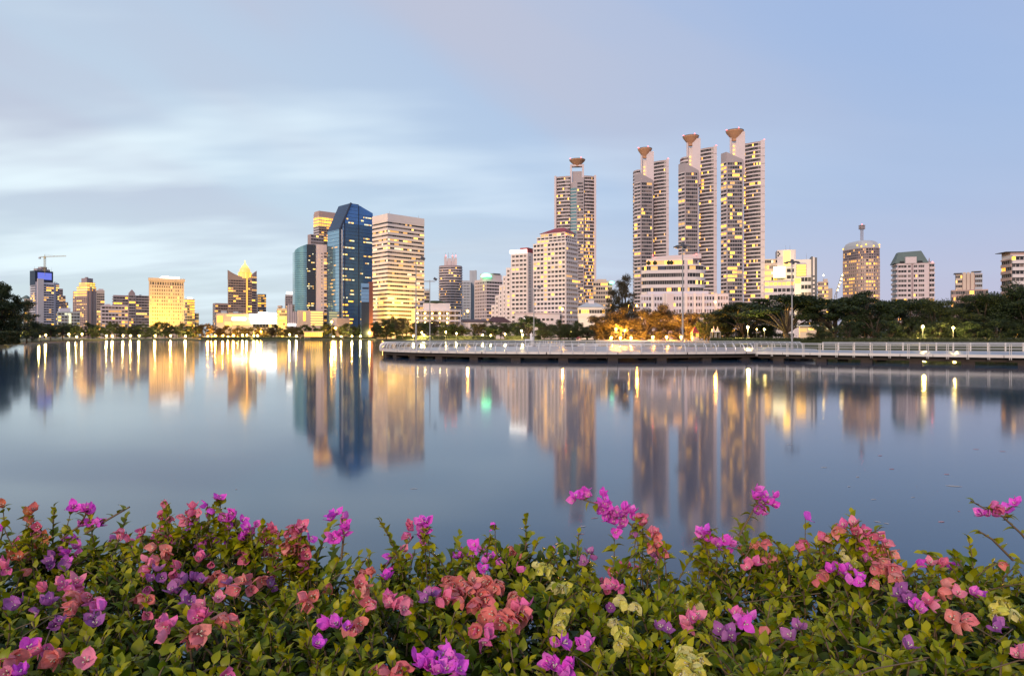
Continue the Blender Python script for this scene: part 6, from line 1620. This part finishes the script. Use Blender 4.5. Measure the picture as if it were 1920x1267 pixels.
FL = '''5,945,co,1 60,965,co,2 65,990,pk,3 35,1010,pk,3 80,1015,co,4 30,1035,co,4 55,1035,sa,2 2,990,mg,1 145,958,mg,3 172,953,mg,2 150,983,mg,1 170,980,mg,2 135,1015,mg,4 130,1040,mg,4 105,1055,pu,4 10,1065,pk,3
60,1063,sa,1 125,1095,pk,2 150,1100,pk,4 155,1120,sa,5 180,1112,pk,3 85,1103,pk,1 80,1128,pu,3 30,1135,pu,2 197,1137,mg,1 175,1157,pu,2 110,1165,pu,2 308,935,pk,1 318,960,pk,2 345,960,pk,2 375,950,pk,2 403,942,mg,3 420,970,mg,3 440,960,mg,1 445,975,mg,2
240,988,pk,2 260,1000,pk,3 310,1000,pk,6 345,990,pk,3 375,985,mg,2 400,1005,mg,3 390,1015,mg,2 305,1028,sa,3 215,1010,pu,1 440,1008,mg,5 470,992,mg,4 495,1005,pk,3 520,990,pk,2 550,985,pk,6 555,1015,sa,6 500,1030,pk,4 460,1040,pk,5 570,1030,pk,3 575,1055,pk,3 530,1055,sa,3
385,1048,pk,2 283,1055,pk,3 335,1063,pk,2 290,1075,pu,3 360,1085,pu,4 412,1075,sa,4 460,1090,sa,3 485,1080,sa,2 430,1090,pu,1 505,1095,pu,2 277,1112,sa,2 275,1095,pk,1 325,1105,pu,2 350,1120,pu,2 375,1145,pk,4 375,1175,sa,2 428,1150,sa,2 410,1120,pk,1 273,1145,pk,1 305,1165,pk,4 315,1185,pk,1
50,1210,mg,1 75,1210,pk,2 110,1220,sa,3 25,1220,sa,2 45,1255,mg,2 163,1235,pk,1 15,1255,pk,1 590,1115,sa,2 600,1095,sa,2 618,1168,mg,1 595,1208,mg,2 420,1262,pk,1 632,970,mg,2 635,1005,mg,3 580,1010,mg,1 653,965,mg,1 658,985,mg,2 645,1000,mg,1
790,985,mg,3 795,1005,mg,3 765,990,pk,2 735,1040,mg,1 770,1045,mg,1 733,1075,mg,2 755,1030,pk,1 690,1063,sa,2 675,1100,sa,2 695,1120,sa,1 705,1125,pk,1 735,1120,pk,4 765,1115,sa,2 745,1135,pk,2 795,1115,pu,2 640,1175,mg,2 670,1160,sa,2 870,1040,mg,4 895,1030,mg,2 925,1045,mg,3 900,1057,mg,2 928,985,mg,1 985,1015,pk,1 970,1068,pk,1 975,1030,sa,3
845,1085,sa,5 850,1105,sa,5 875,1080,sa,3 885,1100,sa,4 900,1115,sa,5 925,1095,sa,5 920,1140,sa,4 945,1150,sa,5 970,1115,sa,4 965,1145,sa,4 825,1110,pk,2 985,1140,pk,2 920,1080,pk,1 905,1182,pk,3 890,1170,sa,2
1005,1055,cr,2 1023,1055,cr,3 1108,1070,cr,3 1050,1085,cr,2 1062,1092,cr,2 1050,1155,cr,4 1165,1185,cr,4 1158,1165,cr,2 1170,1130,cr,2 1195,1130,cr,1 1270,1210,cr,3 1285,1225,cr,2 1098,1040,pu,2 1035,1035,mg,1 1180,1060,pk,2 1140,1085,pk,3 1165,1095,pk,2 1240,1045,pu,2 1145,1135,pu,1 1245,1180,pu,2
1095,930,mg,6 1135,935,mg,4 1140,960,mg,4 1160,965,mg,6 1160,985,mg,3 1185,965,mg,3 1200,970,pk,2 1218,995,pk,2 1232,1003,sa,2 1230,1020,sa,2 1185,1000,pu,1 1055,1205,mg,2 1095,1210,mg,3 1040,1240,mg,3 1060,1255,mg,2 790,1235,mg,4 843,1225,mg,3 825,1255,mg,4 857,1255,mg,2 735,1245,sa,2
1420,928,mg,4 1447,938,mg,2 1425,955,mg,2 1510,968,mg,1 1332,998,mg,5 1345,1010,mg,3 1358,1022,mg,2 1422,1003,sa,2 1410,1025,sa,3 1440,1040,sa,2 1400,1055,pk,3 1505,1020,pk,3 1540,1015,pk,3 1577,1013,mg,2 1563,995,sa,3 1595,990,pk,3 1620,1000,pk,4 1650,1005,pk,2 1612,1032,pk,2 1640,1025,sa,4 1660,1030,sa,3 1645,1050,sa,4 1675,1065,sa,3 1520,1038,pu,2 1535,1062,sa,2 1570,1067,mg,3 1590,1075,mg,2 1600,1085,mg,3 1635,1083,sa,1 1590,1055,cr,2 1578,1040,cr,1
1718,1052,mg,1 1755,1060,pk,2 1793,1070,mg,3 1690,1110,pu,3 1705,1120,pu,2 1740,1120,pk,2 1720,1140,mg,2 1770,1095,sa,3 1795,1110,pk,1 1828,1118,mg,2 1795,1155,sa,3 1855,1135,cr,3 1885,1130,cr,3 1875,1048,sa,1 1860,940,pk,2 1855,955,mg,3 1895,945,mg,2 1870,1170,pu,2 1915,1230,pk,2 1295,1160,pk,4 1380,1145,pk,2 1400,1165,mg,2 1365,1180,pu,3 1425,1170,sa,1 1490,1180,pu,2 1360,1195,pu,1 1285,1215,cr,4 1300,1230,cr,3 1290,1255,cr,4 1290,1125,cr,2 1700,1210,pu,1'''
def hit(px, py):
    """first point of the sight line through a photo pixel that touches the hedge surface"""
    D = 1.05
    while D < 2.42:
        p = at(px, py, D)
        if p.z <= hsurf(p.x, p.y)+0.012: return p
        D += 0.02
    return at(px, py, 2.2)
for tok in FL.split():
    px, py, kd, n = tok.split(','); px, py, n = float(px), float(py), int(n)
    if n > 1: n = int(n*1.4+0.5)
    sprd = 7+4.0*math.sqrt(n)
    for q in range(n):
        a = BR.uniform(0, 6.28); rr = sprd*math.sqrt(BR.random()) if n > 1 else 0
        p = hit(px+rr*math.cos(a), py+rr*math.sin(a)*0.8)
        k = which(p.x, p.y)
        L = {'mg': 0.028, 'pk': 0.030, 'sa': 0.033, 'co': 0.031, 'pu': 0.027, 'cr': 0.029}[kd]*BR.uniform(0.85, 1.2)
        if kd in ('sa', 'cr') or (kd == 'pk' and BR.random() < 0.4): d = Vector((BR.gauss(0, 0.5), -0.75+BR.gauss(0, 0.3), BR.gauss(-0.35, 0.4)))
        else: d = Vector((BR.gauss(0, 0.55), -0.35+BR.gauss(0, 0.35), 0.75+BR.gauss(0, 0.35)))
        zs_ = hsurf(p.x, p.y)
        if p.z > zs_+0.03 and not any((Vector((wx(ax, 2.2), 0, wz(ay, 2.2)))-Vector((p.x, 0, p.z))).length < 0.05 for pl in ARCH for ax, ay in pl):
            foot = Vector((p.x+BR.gauss(0, 0.025), p.y+BR.gauss(0, 0.02), zs_-0.03)); mid_ = p.lerp(foot, 0.5)+Vector((BR.gauss(0, 0.008), 0, 0))
            stems[k].tube([foot, mid_, p], [0.0022, 0.0018, 0.0012], 4, cap=False)
            for q_ in range(max(3, int((p.z-zs_)/0.012))):
                t_ = BR.uniform(0.15, 0.95); add_leaf(foot.lerp(mid_, t_*2) if t_ < 0.5 else mid_.lerp(p, t_*2-1), Vector((BR.gauss(0, 1), BR.gauss(-0.2, 0.7), BR.gauss(0.3, 0.5))), BR.uniform(0.028, 0.044), k, 0.9, -1)
        o = obj('flower', FM[kd][BR.randrange(7)], BUSHES[k])
        m = d.to_track_quat('Z', 'Y').to_matrix().to_4x4(); m.translation = p-Vector((0, 0, 0.006))-BUSHES[k].location
        o.matrix_local = m @ Matrix.Rotation(BR.uniform(0, 6.28), 4, 'Z') @ Matrix.Scale(L, 4)
# leaves: the 300 that show largest on each bush are parts, the rest is one mass
def visible(m):
    p = m.translation
    if p.y < 0.5: return False
    px = 960+p.x/p.y*F; py = HOR-(p.z-CAMZ)/p.y*F
    return -20 < px < 1940 and py < 1290
for k in range(6):
    T = Matrix.Translation(-BUSHES[k].location)
    order = sorted(range(len(leaves[k])), key=lambda i: -leaves[k][i][1]*(1 if visible(leaves[k][i][0]) else 0.01))
    for i in order[:300]:
        m, s_, mi = leaves[k][i]
        o = obj('leaf', LEAFM[mi], BUSHES[k]); o.matrix_local = T @ m
    b = MB()
    for i in order[300:]:
        m, s_, mi = leaves[k][i]; m = T @ m
        V, Fc = LEAFG[mi % 8]; g = GREENS[(mi*5+mi//8) % 8]; i0 = len(b.v)
        b.v += [tuple(m @ Vector(v)) for v in V]; b.f += [tuple(i0+q for q in f) for f in Fc]; b.m += [0]*len(Fc); b.c += [g]*len(Fc)
    o = b.build('foliage', leaf_m, BUSHES[k], smooth=True); o['kind'] = 'stuff'
    s_ = stems[k]; l = BUSHES[k].location
    s_.v = [(v[0]-l.x, v[1]-l.y, v[2]-l.z) for v in s_.v]
    s_.build('twigs', twig_m, BUSHES[k], smooth=True)['kind'] = 'stuff'
